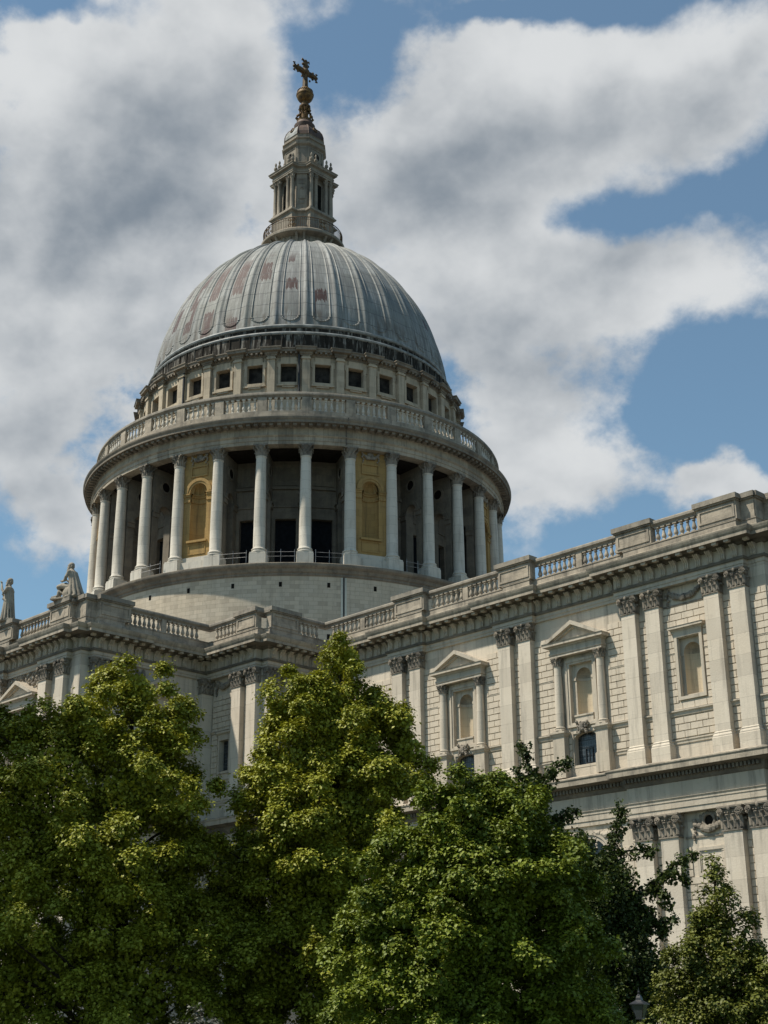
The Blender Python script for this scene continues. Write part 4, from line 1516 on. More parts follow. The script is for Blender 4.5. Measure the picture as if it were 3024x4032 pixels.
# the lead dome: rolled ribs on the column axes, sunk round-ended panels between
zs_ = list(np.linspace(66.7, 67.4, 4)) + list(np.linspace(67.5, 68.6, 22)) + list(65 + 18.62 * np.sin(np.linspace(math.asin((68.75 - 65) / 18.62), math.asin((83.6 - 65) / 18.62), 54)))
NB_ = 28
vs, fs = [], []
for z in zs_:
    r = 15.68 * math.sqrt(max(0.0, 1 - ((z - 65) / 18.62) ** 2))
    r = max(r, 0.6)
    sl = math.atan2(r * 18.62 ** 2, max(1e-3, (z - 65) * 15.68 ** 2))      # normal tilt
    nz = math.cos(sl)
    nr = math.sin(sl)
    for k in range(32):
        for i in range(NB_):
            d = -5.625 + 11.25 * i / NB_              # from rib axis
            e = d + 5.625 if d < 0 else d - 5.625    # from panel axis
            e = abs(d) - 5.625
            off = 0.0
            w = abs(d) / .95
            if w < 1:
                off = .18 * math.sqrt(1 - w * w)
            elif abs(d) < 1.75:
                off = .04
            # panel with rounded foot
            hw = 3.35
            ph = abs(e)
            zc = 68.35
            q = ph / hw
            if z < zc:
                q = math.hypot(q, (zc - z) / .82)
            if z > 81.8:
                q = math.hypot(q, (z - 81.8) / 1.0)
            if q < .86:
                off = -.035
            elif q < 1.0:
                off = .065
            elif q < 1.06:
                off = -.01
            a = R(11.25 * (k + .5) + d)
            rr = r + off * nr
            vs.append((rr * math.sin(a), -rr * math.cos(a), z + off * nz))
n = 32 * NB_
for j in range(len(zs_) - 1):
    for i in range(n):
        fs.append((j * n + i, j * n + (i + 1) % n, (j + 1) * n + (i + 1) % n, (j + 1) * n + i))
dm = MB().add(vs, fs).build('dome', 'lead', ca, False)
dm.data.polygons.foreach_set('use_smooth', [True] * len(dm.data.polygons))
dm.data.set_sharp_from_angle(angle=R(30))

# drain pipes on the attic
b = MB()
b.tube([(0, -16.85, 57), (0, -16.85, 63.2)], .11, 8)
dp = b.build('drainpipe', 'pipe', ca)
place(dp, [az(48.4), az(6.6)])

# ------------------------------------------------------------------ lantern
la = link('lantern', None, ca)


def oct16(w, c, d):
    """square faces at w (half length c), recessed diagonal at w-d"""
    q = w - d
    P = []
    for k in range(4):
        m_ = Matrix.Rotation(PI / 2 * k, 2)
        for p in ((-c, -w), (c, -w), (c, -q), (q, -c)):
            v = m_ @ Vector(p)
            P.append((v.x, v.y))
    return P


def oct8(w, c):
    P = []
    for k in range(4):
        m_ = Matrix.Rotation(PI / 2 * k, 2)
        for p in ((-c, -w), (c, -w)):
            v = m_ @ Vector(p)
            P.append((v.x, v.y))
    return P


b = MB()
b.lathe([(4.25, 83.1), (3.9, 83.3), (3.85, 84.3), (4.1, 84.38), (4.66, 84.44), (4.72, 84.5), (4.72, 84.75), (4.6, 84.9), (1.0, 84.98)], 64)
for k in range(32):
    k0 = len(b.v)
    if k % 4 in (0, 1):
        vs = [(-.13, -3.85, 83.3), (-.13, -4.0, 83.4), (-.13, -4.1, 83.9), (-.13, -4.5, 84.42), (-.13, -3.85, 84.42)]
        vs += [(.13, y, z) for x, y, z in vs]
        b.add(vs, [(0, 1, 2, 3, 4), (5, 6, 7, 8, 9), (0, 1, 6, 5), (1, 2, 7, 6), (2, 3, 8, 7)])
    else:
        b.lathe([(.05, 83.45), (.17, 83.5), (.17, 84.1), (.12, 84.2)], 8, (0, -3.85))
    b.xf(az(11.25 * k + 39.4), k0)
b.build('gallery_floor', 'lantern', la, True)
# railing
b = MB()
for z, r in ((85.02, .035), (86.30, .05), (86.0, .02)):
    b.lathe([(4.4 + r * math.cos(t), z + r * math.sin(t)) for t in [2 * PI * i / 6 for i in range(7)]], 64)
for k in range(128):
    a = 2 * PI * k / 128
    b.tube([(4.4 * math.cos(a), 4.4 * math.sin(a), 84.9), (4.4 * math.cos(a), 4.4 * math.sin(a), 86.3)], .032 if k % 16 else .06, 4, False)
b.build('railing', 'iron', la)
for k in range(8):
    b = MB()
    k0 = 0
    N = 12
    for cx_, cz_, rr in ((0, 85.65, .26), (-.28, 85.3, .14), (.28, 85.3, .14), (-.28, 86.0, .14), (.28, 86.0, .14)):
        b.tube([(cx_ + rr * math.cos(2 * PI * i / N), -4.42, cz_ + rr * math.sin(2 * PI * i / N)) for i in range(N + 1)], .04, 4, False)
    b.xf(az(45 * k + 33), k0)
    b.build('railing_panel', 'gilt', la)
# pedestal
b = MB()
b.sweep([(0, 84.9), (.10, 84.95), (.10, 85.4), (0, 85.5), (0, 87.6), (.08, 87.68), (.25, 87.8), (.25, 87.95), (.10, 88.1), (.06, 88.25), (-3, 88.28)], oct16(3.15, 1.72, .62), True)
b.build('pedestal', 'lantern', la)
# core
b = MB()
core = oct8(2.42, 1.62)
b.sweep([(0, 88.2), (0, 92.9)], core, True)
b.build('core', 'lantern', la)
for k in range(4):
    b = MB().box(-.46, .46, -2.48, -2.3, 88.7, 92.0)
    b.xf(Matrix.Rotation(PI / 2 * k, 4, 'Z'))
    b.build('tall_opening', 'void', la)
b = MB()
for k in range(4):
    k0 = len(b.v)
    frame(b, -.56, .56, 88.55, 92.15, .12, -2.42, .12)
    b.box(-.7, .7, -2.62, -2.42, 88.4, 88.6)
    b.xf(Matrix.Rotation(PI / 2 * k, 4, 'Z'), k0)
    k0 = len(b.v)
    yd = -(2.42 + 1.62) / math.sqrt(2)
    frame(b, -.32, .32, 89.0, 89.5, .06, yd, .05)
    frame(b, -.32, .32, 91.5, 92.1, .07, yd, .05)
    arch_plate(b, -.42, .42, 89.6, 91.4, .27, 89.7, 90.75, yd - .06, .2, 10)
    b.xf(Matrix.Rotation(PI / 4 + PI / 2 * k, 4, 'Z'), k0)
b.build('niche_surround', 'lantern', la)
b = MB()
b.lathe([(.27, 88.28), (.27, 88.42), (.22, 88.5), (.22, 89.6), (.205, 91), (.185, 92.12), (.21, 92.16), (.21, 92.2)], 14)
lcmb = b
cc = col_capital(.19, .62, 92.2, 6, False)
b.add(cc.v, cc.f)
lcol = b.build('column', 'lantern', la, True)
mats = []
for k in range(4):
    for x in (-1.42, -.75, .75, 1.42):
        mats.append(Matrix.Rotation(PI / 2 * k, 4, 'Z') @ T3((x, -2.93, 0)))
for i, mm in enumerate(mats):
    if i == 0:
        lcol.matrix_local = mm
    else:
        dup(lcol, la, mm)
b = MB()
b.sweep([(-1.2, 92.80), (0, 92.80), (0, 92.98), (.05, 93.0), (.05, 93.2), (.0, 93.22), (.0, 93.45), (.12, 93.5), (.30, 93.56), (.30, 93.68), (.38, 93.8), (.38, 93.86), (-.3, 94.02), (-2.2, 94.1)], oct16(3.14, 1.72, .62), True)
b.build('entablature', 'lantern', la)
b = MB()
b.box(-.16, .16, -.16, .16, 93.95, 94.25)
b.lathe([(.10, 94.25), (.07, 94.32), (.20, 94.5), (.23, 94.66), (.17, 94.82), (.06, 94.86), (.06, 94.95), (.11, 95.02), (.13, 95.2), (.08, 95.38), (.0, 95.48)], 10)
urn = b.build('urn', 'lantern', la, True)
mats = []
for k in range(4):
    for x in (-1.45, -.80, .80, 1.45):
        mats.append(Matrix.Rotation(PI / 2 * k, 4, 'Z') @ T3((x, -2.95, 0)))
for i, mm in enumerate(mats):
    if i == 0:
        urn.matrix_local = mm
    else:
        dup(urn, la, mm)
# upper stage
b = MB()
up8 = oct8(2.0, 1.10)
b.sweep([(.12, 94.0), (.12, 94.5), (0, 94.6), (0, 97.0), (.06, 97.05), (.26, 97.2), (.30, 97.4), (.05, 97.55), (.05, 97.8), (.10, 97.9), (.24, 97.96), (.24, 98.06), (.02, 98.15), (.02, 98.55), (.10, 98.62), (-.3, 98.68)], up8, True)
for k in range(4):
    k0 = len(b.v)
    N = 18
    for i in range(N):
        a, c = 2 * PI * i / N, 2 * PI * (i + 1) / N
        Q = lambda t, r, yy: (r * .82 * math.cos(t), yy, 95.85 + r * math.sin(t))
        b.quad(Q(a, .52, -2.12), Q(c, .52, -2.12), Q(c, .72, -2.12), Q(a, .72, -2.12))
        b.quad(Q(a, .72, -2.12), Q(c, .72, -2.12), Q(c, .72, -2.0), Q(a, .72, -2.0))
    frame(b, -.95, .95, 94.8, 96.9, .10, -2.0, .06)
    b.box(-1.05, -.85, -2.2, -2.0, 94.8, 95.5)
    b.box(.85, 1.05, -2.2, -2.0, 94.8, 95.5)
    b.xf(Matrix.Rotation(PI / 2 * k, 4, 'Z'), k0)
    k0 = len(b.v)
    yd = -(2.0 + 1.10) / math.sqrt(2)
    frame(b, -.5, .5, 94.8, 96.8, .10, yd, .05)
    b.xf(Matrix.Rotation(PI / 4 + PI / 2 * k, 4, 'Z'), k0)
b.build('upper_stage', 'lantern', la)
for k in range(4):
    b = MB()
    k0 = len(b.v)
    N = 18
    b.add([(.54 * .82 * math.cos(2 * PI * i / N), -2.02, 95.85 + .54 * math.sin(2 * PI * i / N)) for i in range(N)], [tuple(range(N))])
    b.xf(Matrix.Rotation(PI / 2 * k, 4, 'Z'), k0)
    b.build('oculus', 'gloom', la)
# small cap dome
for nm, mat_, ks in (('cap_dome', 'roll', (0, 3)), ('cap_dome_copper', 'rust', (1, 2))):
    b = MB()
    prof = [(2.02, 98.66), (2.0, 99.1), (1.86, 99.6), (1.6, 100.05), (1.25, 100.4), (1.0, 100.55)]
    for k in range(8):
        grp = 0 if k in (0, 7, 6, 5) else 1
        if (grp == 0) != (nm == 'cap_dome'):
            continue
        P0, P1 = oct8(1, .55)[k], oct8(1, .55)[(k + 1) % 8]
        for (w0, z0), (w1, z1) in zip(prof, prof[1:]):
            b.quad((P0[0] * w0, P0[1] * w0, z0), (P1[0] * w0, P1[1] * w0, z0), (P1[0] * w1, P1[1] * w1, z1), (P0[0] * w1, P0[1] * w1, z1))
    if nm == 'cap_dome':
        pass
    o = b.build('cap_dome', mat_, la)
b = MB()
for k in range(8):
    p = oct8(1, .55)[k]
    b.tube([(p[0] * w, p[1] * w, z) for w, z in prof], .07, 6)
b.build('cap_rib', 'rust', la)
for k in range(4):
    b = MB()
    k0 = 0
    N = 14
    b.tube([(.26 * math.cos(2 * PI * i / N), -1.86 + .10 * math.sin(2 * PI * i / N), 99.7 + .30 * math.sin(2 * PI * i / N)) for i in range(N + 1)], .07, 5, False)
    b.xf(Matrix.Rotation(PI / 2 * k, 4, 'Z'), k0)
    b.build('round_dormer', 'gilt', la)
b = MB()
b.lathe([(1.0, 100.45), (1.12, 100.55), (1.18, 100.75), (1.22, 101.1), (1.10, 101.2), (1.0, 101.35), (.9, 101.6), (.6, 101.7)], 24)
b.build('collar', 'rust', la, True)
b = MB()
b.lathe([(.88, 101.6), (.92, 101.8), (.80, 101.9), (.42, 102.0), (.38, 103.3), (.55, 103.55), (.66, 103.7), (.66, 103.9), (.45, 104.1), (.40, 104.5)], 20)
for k in range(8):
    k0 = len(b.v)
    b.tube([(0, -.78, 101.95), (0, -.96, 102.2), (0, -.86, 102.5), (0, -.62, 102.75), (0, -.52, 103.1), (0, -.64, 103.45), (0, -.6, 103.65)], [.14, .17, .15, .12, .11, .14, .1], 6)
    b.xf(Matrix.Rotation(PI / 4 * k + .2, 4, 'Z'), k0)
b.build('scrolled_neck', 'gilt', la, True)
b = MB()
b.ball((0, 0, 105.42), .98, .98, 1.0, 24, 14)
b.lathe([(.99, 105.3), (1.03, 105.38), (1.03, 105.55), (.99, 105.62)], 24)
for k in range(24):
    a = 2 * PI * k / 24
    b.ball((.86 * math.cos(a), .86 * math.sin(a), 105.95), .10, .10, .09, 5, 4)
b.lathe([(.62, 106.2), (.55, 106.38), (.3, 106.5)], 14)
b.build('orb', 'gilt', la, True)
b = MB()


def spine(pts, ws, t=.26):
    b.tube(pts, ws, 8)


b.tube([(0, 0, 106.3), (0, 0, 106.9), (0, 0, 108.3), (0, 0, 109.4), (0, 0, 110.05)], [.40, .33, .29, .32, .28], 8)
b.tube([(0, -1.42, 108.75), (0, -.95, 108.75), (0, -.3, 108.7), (0, .3, 108.7), (0, .95, 108.75), (0, 1.42, 108.75)], [.27, .33, .31, .31, .33, .27], 8)
for c_, u_, v_ in (((0, 0, 110.1), (0, 1, 0), (0, 0, 1)), ((0, -1.5, 108.75), (0, 0, 1), (0, -1, 0)), ((0, 1.5, 108.75), (0, 0, 1), (0, 1, 0))):
    c_, u_, v_ = Vector(c_), Vector(u_), Vector(v_)
    for s in (-1, 1):
        b.tube([c_ + v_ * -.1, c_ + u_ * s * .25 + v_ * .15, c_ + u_ * s * .52 + v_ * .32, c_ + u_ * s * .58 + v_ * .08], [.15, .15, .12, .07], 6)
        b.ball(tuple(c_ + u_ * s * .40 + v_ * -.35), .17, .17, .17, 6, 5)
    b.ball(tuple(c_ + v_ * .22), .2, .2, .2, 8, 6)
b.ball((0, 0, 108.72), .5, .5, .5, 10, 8)
for k in range(14):
    rnd = random.Random(k)
    b.ball((rnd.uniform(-.36, .36), rnd.uniform(-.45, .45), 108.7 + rnd.uniform(-1.3, .6)), .13, .13, .16, 6, 4)
b.build('cross', 'bronze', la, True)


# ------------------------------------------------------------------ statues (one continuous remeshed body each)
def statue(name, parts, loc, rot, voxel, label, scl=(1, 1, 1)):
    b = MB()
    for kind, *a in parts:
        if kind == 't':
            b.tube(a[0], a[1], 10)
            for p, r in zip(a[0], a[1]):
                b.ball(p, r, r, r, 10, 8)
        elif kind == 'e':
            b.ball(*a, 12, 10)
        else:
            b.box(*a)
    o = b.build(name, 'statue')
    md = o.modifiers.new('remesh', 'REMESH')
    md.mode = 'VOXEL'
    md.voxel_size = voxel
    md.use_smooth_shade = True
    o.location = loc
    o.rotation_euler = (0, 0, rot)
    o.scale = scl
    tag(o, label, 'statue')
    return o


def head(x, y, z, k=1.0):
    """bearded head looking along +x, crown at about z + .3"""
    return [('e', (x, y, z), .20 * k, .17 * k, .26 * k), ('e', (x - .06 * k, y, z + .10 * k), .23 * k, .21 * k, .20 * k), ('e', (x - .17 * k, y, z - .04 * k), .12 * k, .19 * k, .20 * k),
            ('t', [(x + .17 * k, y, z + .06 * k), (x + .25 * k, y, z - .04 * k)], [.035 * k, .05 * k]), ('t', [(x + .16 * k, y - .1 * k, z + .09 * k), (x + .16 * k, y + .1 * k, z + .09 * k)], [.04 * k, .04 * k]),
            ('t', [(x + .14 * k, y, z - .14 * k), (x + .18 * k, y, z - .28 * k), (x + .15 * k, y, z - .40 * k)], [.11 * k, .12 * k, .06 * k])]


def hand(x, y, z, dx, dy, dz):
    """small palm with five fingers closing along (dx, dy, dz)"""
    o = [('e', (x, y, z), .085, .07, .10)]
    for q in range(4):
        oy = -.06 + .04 * q
        o.append(('t', [(x, y + oy, z + .04), (x + dx * .12, y + oy + dy * .12, z + .04 + dz * .12), (x + dx * .16 + .03, y + oy + dy * .16, z + dz * .2)], [.026, .024, .02]))
    o.append(('t', [(x, y + .07, z), (x + .08, y + .11, z + .06)], [.028, .022]))
    return o


# seated figure: local +x = the way the figure faces, z up, on a rocky mound
seated = [
    ('e', (-.22, 0, .34), .70, .68, .66), ('e', (-.40, 0, .02), .80, .72, .26), ('x', -.7, 1.30, -.45, .45, -.04, .10), ('x', .85, 1.28, -.32, .36, .06, .26),
    ('t', [(-.22, 0, .85), (-.25, 0, 1.35), (-.14, 0, 1.85), (-.06, 0, 2.12)], [.36, .33, .36, .24]),
    ('e', (-.12, 0, 2.02), .26, .50, .20), ('t', [(-.04, 0, 2.14), (.02, 0, 2.36)], [.13, .12]),
    ('t', [(-.1, -.22, .85), (.50, -.24, 1.12), (.82, -.25, 1.10)], [.28, .22, .18]), ('t', [(.82, -.25, 1.10), (.86, -.24, .66), (.98, -.24, .32)], [.17, .13, .09]),
    ('t', [(-.1, .22, .82), (.46, .26, .98), (.74, .27, .94)], [.28, .23, .19]), ('t', [(.74, .27, .94), (.70, .26, .55), (.78, .25, .28)], [.18, .14, .10]),
    ('t', [(.94, -.24, .32), (1.22, -.26, .30)], [.09, .06]), ('t', [(.76, .25, .27), (1.05, .27, .25)], [.09, .06]),
    ('t', [(-.12, -.47, 1.98), (-.04, -.58, 1.58), (.06, -.52, 1.34)], [.16, .13, .11]), ('t', [(.06, -.52, 1.34), (.32, -.36, 1.44), (.50, -.26, 1.62)], [.11, .085, .06]),
    ('t', [(-.12, .47, 1.98), (.02, .55, 1.6), (.2, .46, 1.34)], [.16, .13, .11]), ('t', [(.2, .46, 1.34), (.46, .26, 1.38), (.60, .1, 1.42)], [.10, .08, .06]),
    ('t', [(.58, -.24, 1.56), (.54, -.24, 2.0)], [.045, .04]),
    ('e', (.42, 0, .95), .30, .30, .22),
]
seated += head(.06, 0, 2.56) + hand(.55, -.24, 1.68, .3, .2, .6) + hand(.64, .06, 1.44, .8, -.3, .1)
for q in range(7):                                    # cloak folds down the back and sides
    a = R(95 + 28.3 * q)
    seated.append(('t', [(-.14 + .22 * math.cos(a), .40 * math.sin(a), 2.02), (-.26 + .34 * math.cos(a), .42 * math.sin(a), 1.3), (-.34 + .52 * math.cos(a), .56 * math.sin(a), .55), (-.40 + .70 * math.cos(a), .66 * math.sin(a), .05)], [.085, .11, .115, .12]))
for q in range(6):                                    # drapery hanging over the knees
    y = -.30 + .12 * q
    seated.append(('t', [(.15, y, 1.14), (.62, y, 1.12 - .03 * abs(q - 2.5)), (.80, y, .80), (.66 - .04 * q, y, .42)], [.08, .085, .075, .065]))
statue('seated_statue', seated, (15.42, -36.0, 33.06), R(203), .03, 'seated robed stone figure holding a scroll on the corner pier of the parapet', (1.1, 1.0, 1.0))
standing = [
    ('x', -.62, .62, -.6, .6, -.04, .14), ('t', [(0, 0, .2), (0, 0, 1.2), (.02, 0, 2.0), (0, 0, 2.5)], [.44, .36, .32, .32]),
    ('e', (0, 0, 2.66), .28, .52, .24), ('t', [(0, 0, 2.85), (.04, 0, 3.08)], [.14, .13]),
    ('t', [(0, -.50, 2.62), (.14, -.60, 2.15), (.40, -.48, 1.9)], [.17, .14, .11]), ('t', [(.40, -.48, 1.9), (.54, -.28, 2.08), (.54, -.12, 2.2)], [.10, .085, .07]),
    ('t', [(0, .50, 2.62), (.22, .58, 2.25), (.44, .46, 2.6)], [.17, .13, .11]), ('t', [(.44, .46, 2.6), (.54, .34, 2.92), (.60, .26, 3.12)], [.10, .085, .065]),
    ('t', [(.42, -.2, .2), (.68, -.2, .18)], [.10, .07]), ('t', [(.40, .2, .2), (.62, .22, .18)], [.10, .07]),
]
standing += head(.08, 0, 3.32, 1.05) + hand(.54, -.08, 2.26, .4, .6, .2) + hand(.62, .24, 3.2, .5, -.2, .8)
for q in range(15):
    a = R(24 * q)
    w = 1.0 if 80 < 24 * q < 285 else .86
    standing.append(('t', [(.24 * math.cos(a), .40 * math.sin(a), 2.6), (.36 * math.cos(a) * w, .46 * math.sin(a), 1.5), (.46 * math.cos(a) * w, .54 * math.sin(a), .8), (.56 * math.cos(a) * w, .60 * math.sin(a), .12)], [.07, .085, .075, .085]))
standing.append(('t', [(.30, -.40, 2.5), (.36, 0, 2.15), (.30, .40, 1.8), (0, .48, 1.6)], [.08, .09, .09, .08]))
statue('standing_statue', standing, (6.78, -36.15, 33.06), R(215), .03, 'standing cloaked stone figure with a raised hand on the parapet at the left edge')

# ------------------------------------------------------------------ ground
gm, T, bs, oo = new_mat('paving_ground')
g = T.node('ShaderNodeNewGeometry')
n = T.noise(g.outputs['Position'], 0.5, 5)
T.put(bs.inputs['Base Color'], T.mix(T.rng(n, .3, .7), (0.065, 0.062, 0.058), (0.095, 0.09, 0.083)))
bs.inputs['Roughness'].default_value = .9
M['ground'] = gm
gm2, T, bs, oo = new_mat('lawn')
g = T.node('ShaderNodeNewGeometry')
n = T.noise(g.outputs['Position'], 2.0, 6)
T.put(bs.inputs['Base Color'], T.mix(T.rng(n, .3, .7), (0.035, 0.06, 0.015), (0.06, 0.085, 0.02)))
bs.inputs['Roughness'].default_value = .95
M['lawn'] = gm2
b = MB()
S_ = 2500
b.quad((-S_, -S_, 0), (S_, -S_, 0), (S_, S_, 0), (-S_, S_, 0))
tag(b.build('ground', 'ground'), kind='structure')
b = MB()
b.quad((30, -84, .06), (92, -84, .06), (92, -36, .06), (30, -36, .06))
b.sweep([(0, 0.0), (.12, 0.0), (.12, .10), (0, .10)], [(30, -84), (92, -84), (92, -36), (30, -36)][::-1], True)
tag(b.build('lawn', 'lawn'), kind='structure')

# ------------------------------------------------------------------ trees
RV = np.array((0.701, 0.713))
DV = np.array((-0.713, 0.701))
TREES = {
    'T1': ((66.41, -64.66), [(-3.17, -0.68, 10.71, 1.43, 1.2, 1.45), (-4.75, -1.11, 10.05, 1.8, 1.6, 2.14), (-1.46, -0.58, 11.37, 1.8, 1.5, 1.45), (-0.07, 0.19, 12.34, 1.35, 1.2, 1.26), (0.72, 0.56, 11.3, 1.1, 1.2, 1.2), (1.30, 0.24, 10.26, 0.82, 1.0, 1.0), (-2.21, -1.45, 8.99, 2.55, 2.0, 2.3), (0.32, -0.74, 9.05, 2.25, 2.0, 1.99), (1.30, 0.45, 8.49, 0.85, 1.2, 1.3), (-2.84, -1.6, 6.43, 2.7, 2.2, 2.6), (-0.24, -1.24, 6.47, 2.85, 2.4, 2.6), (1.6, 0.26, 6.07, 1.35, 1.8, 2.3), (-3.01, -0.64, 3.6, 3.0, 2.4, 2.3), (0.07, -0.49, 3.33, 3.15, 2.6, 2.6), (2.28, 0.85, 3.33, 1.35, 2.0, 2.3), (3.1, 0.6, 1.9, 1.4, 1.7, 1.6)]),
    'T2': ((69.55, -59.08), [(0.7, 0.22, 13.89, 0.8, 0.8, 0.97), (0.47, 0.02, 12.37, 1.46, 1.2, 1.17), (-1.01, 0.15, 12.53, 0.8, 0.9, 0.97), (-0.22, -0.21, 11.27, 2.3, 1.6, 1.25), (1.94, 0.34, 11.74, 1.15, 1.2, 1.25), (-0.98, -0.35, 10.19, 1.61, 1.5, 1.41), (1.47, -0.46, 9.88, 1.92, 1.6, 1.33), (2.75, 0.03, 10.64, 1.0, 1.0, 1.0), (2.5, 0, 9.6, .9, 1, .8), (-1.56, -0.09, 8.97, 1.38, 1.3, 1.1), (0.25, -0.59, 8.37, 2.76, 2.2, 1.88), (-2.13, 0.07, 7.34, 1.69, 1.6, 1.25), (-0.03, -0.6, 6.32, 3.22, 2.4, 2.35), (-2.67, 0.62, 5.6, 1.38, 1.8, 2.03), (-1.47, -0.08, 4.05, 2.61, 2.4, 2.5), (0.86, -0.27, 3.62, 2.45, 2.4, 2.5), (-2.9, 0.3, 2.2, 1.6, 2.0, 1.9)]),
    'T3': ((80.12, -64.05), [(0.56, 0.16, 7.73, 0.56, 0.6, 0.5), (-0.15, 0.01, 7.22, 0.82, 0.8, 0.84), (1.06, 0.03, 7.09, 0.88, 0.8, 0.72), (0.12, -0.31, 6.3, 1.64, 1.3, 1.14), (1.93, 0.04, 5.94, 0.88, 0.9, 0.9), (-0.82, -0.16, 5.42, 1.53, 1.4, 1.32), (0.88, -0.56, 5.07, 2.0, 1.7, 1.44), (2.43, -0.12, 4.71, 0.88, 1.0, 1.08), (-1.63, 0.05, 4.33, 1.41, 1.4, 1.32), (0.16, -0.61, 3.66, 2.35, 1.9, 1.56), (2.26, -0.2, 3.53, 1.17, 1.3, 1.32), (-2.09, 0.05, 3.15, 1.23, 1.4, 1.32), (-0.1, -0.29, 2.39, 2.58, 2.0, 1.32), (2.42, -0.22, 2.37, 1.17, 1.3, 1.08)]),
    'T4': ((72.74, -49.38), [(-1.85, 0.23, 10.0, 0.61, 0.7, 0.73), (-0.65, 0.09, 7.68, 0.93, 1.0, 1.13), (0.41, -0.06, 6.54, 1.27, 1.3, 1.47), (-0.22, 0.03, 5.14, 1.44, 1.4, 1.47), (1.15, 0.03, 5.58, 0.93, 1.0, 0.87), (0.74, -0.11, 4.2, 1.61, 1.5, 1.47), (1.62, -0.26, 3.43, 1.02, 1.2, 1.38), (0.49, -0.07, 2.7, 1.87, 1.6, 1.38)]),
    'T5': ((80.38, -53.77), [(0.29, -0.07, 6.2, 0.29, 0.4, 0.5), (0.27, -0.06, 5.5, 0.55, 0.6, 0.66), (0.35, -0.08, 4.65, 0.75, 0.8, 0.66), (-0.33, 0.07, 4.28, 0.49, 0.6, 0.5), (0.96, -0.22, 4.64, 0.34, 0.5, 0.53), (0.08, -0.02, 3.76, 1.08, 1.0, 0.81), (1.03, -0.24, 3.74, 0.57, 0.7, 0.59), (-0.66, 0.14, 3.39, 0.79, 0.9, 0.7), (0.32, -0.07, 2.87, 1.44, 1.3, 0.95), (1.18, -0.28, 2.73, 0.72, 1.0, 0.81), (-0.97, 0.2, 2.63, 0.72, 0.9, 0.81), (-0.0, 0.0, 2.06, 1.72, 1.4, 0.73)]),
    'T6': ((71.58, -71.44), [(-0.12, -0.03, 4.91, 0.87, 0.9, 0.7), (-0.48, -0.12, 4.01, 1.12, 1.2, 1.01), (0.32, 0.08, 3.58, 0.93, 1.1, 0.95), (-0.03, -0.01, 2.49, 1.36, 1.5, 1.14)]),
    'S1': ((77.39, -69.96), [(0.05, 0.01, 2.1, 0.29, 0.3, 0.4), (-0.25, -0.03, 1.7, 0.3, 0.3, 0.5), (0.26, 0.13, 1.6, 0.26, 0.3, 0.5), (0, 0, 1.0, .4, .4, .6)]),
}
GINKGO = [[(0.11, -0.02, 1.51), (-0.6, 0.08, 5.46), (-1.41, 0.18, 8.67), (-1.83, 0.23, 10.5), (-2.13, 0.26, 11.95)], [(-1.83, 0.23, 10.33), (-1.14, 0.15, 10.9), (-0.49, 0.07, 11.3)], [(-1.49, 0.19, 8.84), (-0.89, 0.12, 9.23), (-0.26, 0.04, 9.43)], [(-1.7, 0.21, 9.66), (-2.08, 0.25, 10.51), (-2.44, 0.29, 11.02)], [(-0.6, 0.08, 5.46), (0.3, -0.04, 7.34), (1.14, -0.17, 7.96), (2.18, -0.36, 8.05)], [(0.44, -0.06, 7.02), (1.02, -0.15, 8.61), (1.3, -0.2, 9.25), (1.08, -0.16, 9.59)], [(-0.34, 0.05, 4.53), (1.02, -0.15, 6.06), (2.0, -0.32, 6.66), (2.85, -0.48, 7.43), (3.73, -0.67, 7.8)], [(2.0, -0.32, 6.66), (2.54, -0.42, 6.49), (2.74, -0.46, 6.09)], [(2.68, -0.45, 7.27), (3.06, -0.52, 7.11), (3.34, -0.58, 6.78)], [(0.27, -0.04, 4.21), (1.43, -0.22, 5.11), (2.23, -0.37, 5.48), (2.9, -0.49, 5.62)], [(-0.6, 0.08, 5.62), (-1.17, 0.15, 7.05), (-1.37, 0.18, 7.86)], [(1.16, -0.18, 5.74), (1.8, -0.29, 6.04), (2.24, -0.37, 5.56), (2.36, -0.39, 5.1)]]


def leaves_mesh(name, P, Nn, size, rng, mat, aspect=.75, droop=.35, sizes=None):
    """P (n,3) positions, Nn (n,3) facing; each leaf is a folded kite of two triangles"""
    n = len(P)
    Nn = Nn / np.linalg.norm(Nn, axis=1, keepdims=True)
    t = rng.normal(size=(n, 3))
    t[:, 2] -= droop * 2
    t -= Nn * np.sum(t * Nn, 1, keepdims=True)
    t /= np.linalg.norm(t, axis=1, keepdims=True)
    s = np.cross(Nn, t)
    L = (size if sizes is None else sizes[:, None]) * rng.uniform(.6, 1.35, (n, 1))
    Wd = L * aspect * .5
    base = P - t * L * .5
    tip = P + t * L * .5 - Nn * L * .12
    mid = P - t * L * .08
    l = mid + s * Wd + Nn * L * .10
    r = mid - s * Wd + Nn * L * .10
    V = np.stack([base, l, tip, r], 1).reshape(-1, 3)
    k = np.arange(n)[:, None] * 4
    F = np.concatenate([k + np.array([[0, 2, 1]]), k + np.array([[0, 3, 2]])], 1).reshape(-1, 3)
    me = bpy.data.meshes.new(name)
    me.vertices.add(len(V))
    me.vertices.foreach_set('co', V.astype(np.float32).ravel())
    me.loops.add(F.size)
    me.loops.foreach_set('vertex_index', F.astype(np.int32).ravel())
    me.polygons.add(len(F))
    me.polygons.foreach_set('loop_start', np.arange(0, F.size, 3, dtype=np.int32))
    me.polygons.foreach_set('loop_total', np.full(len(F), 3, dtype=np.int32))
    me.update(calc_edges=True)
    me.validate()
    me.materials.append(M[mat])
    return me


def lump_world(lumps):
    out = []
    for lx, ld, z, rx, rd, rz in lumps:
        c = RV * lx + DV * ld
        out.append((np.array((c[0], c[1], z)), np.array((rx, rd, rz)) * .91))
    return out


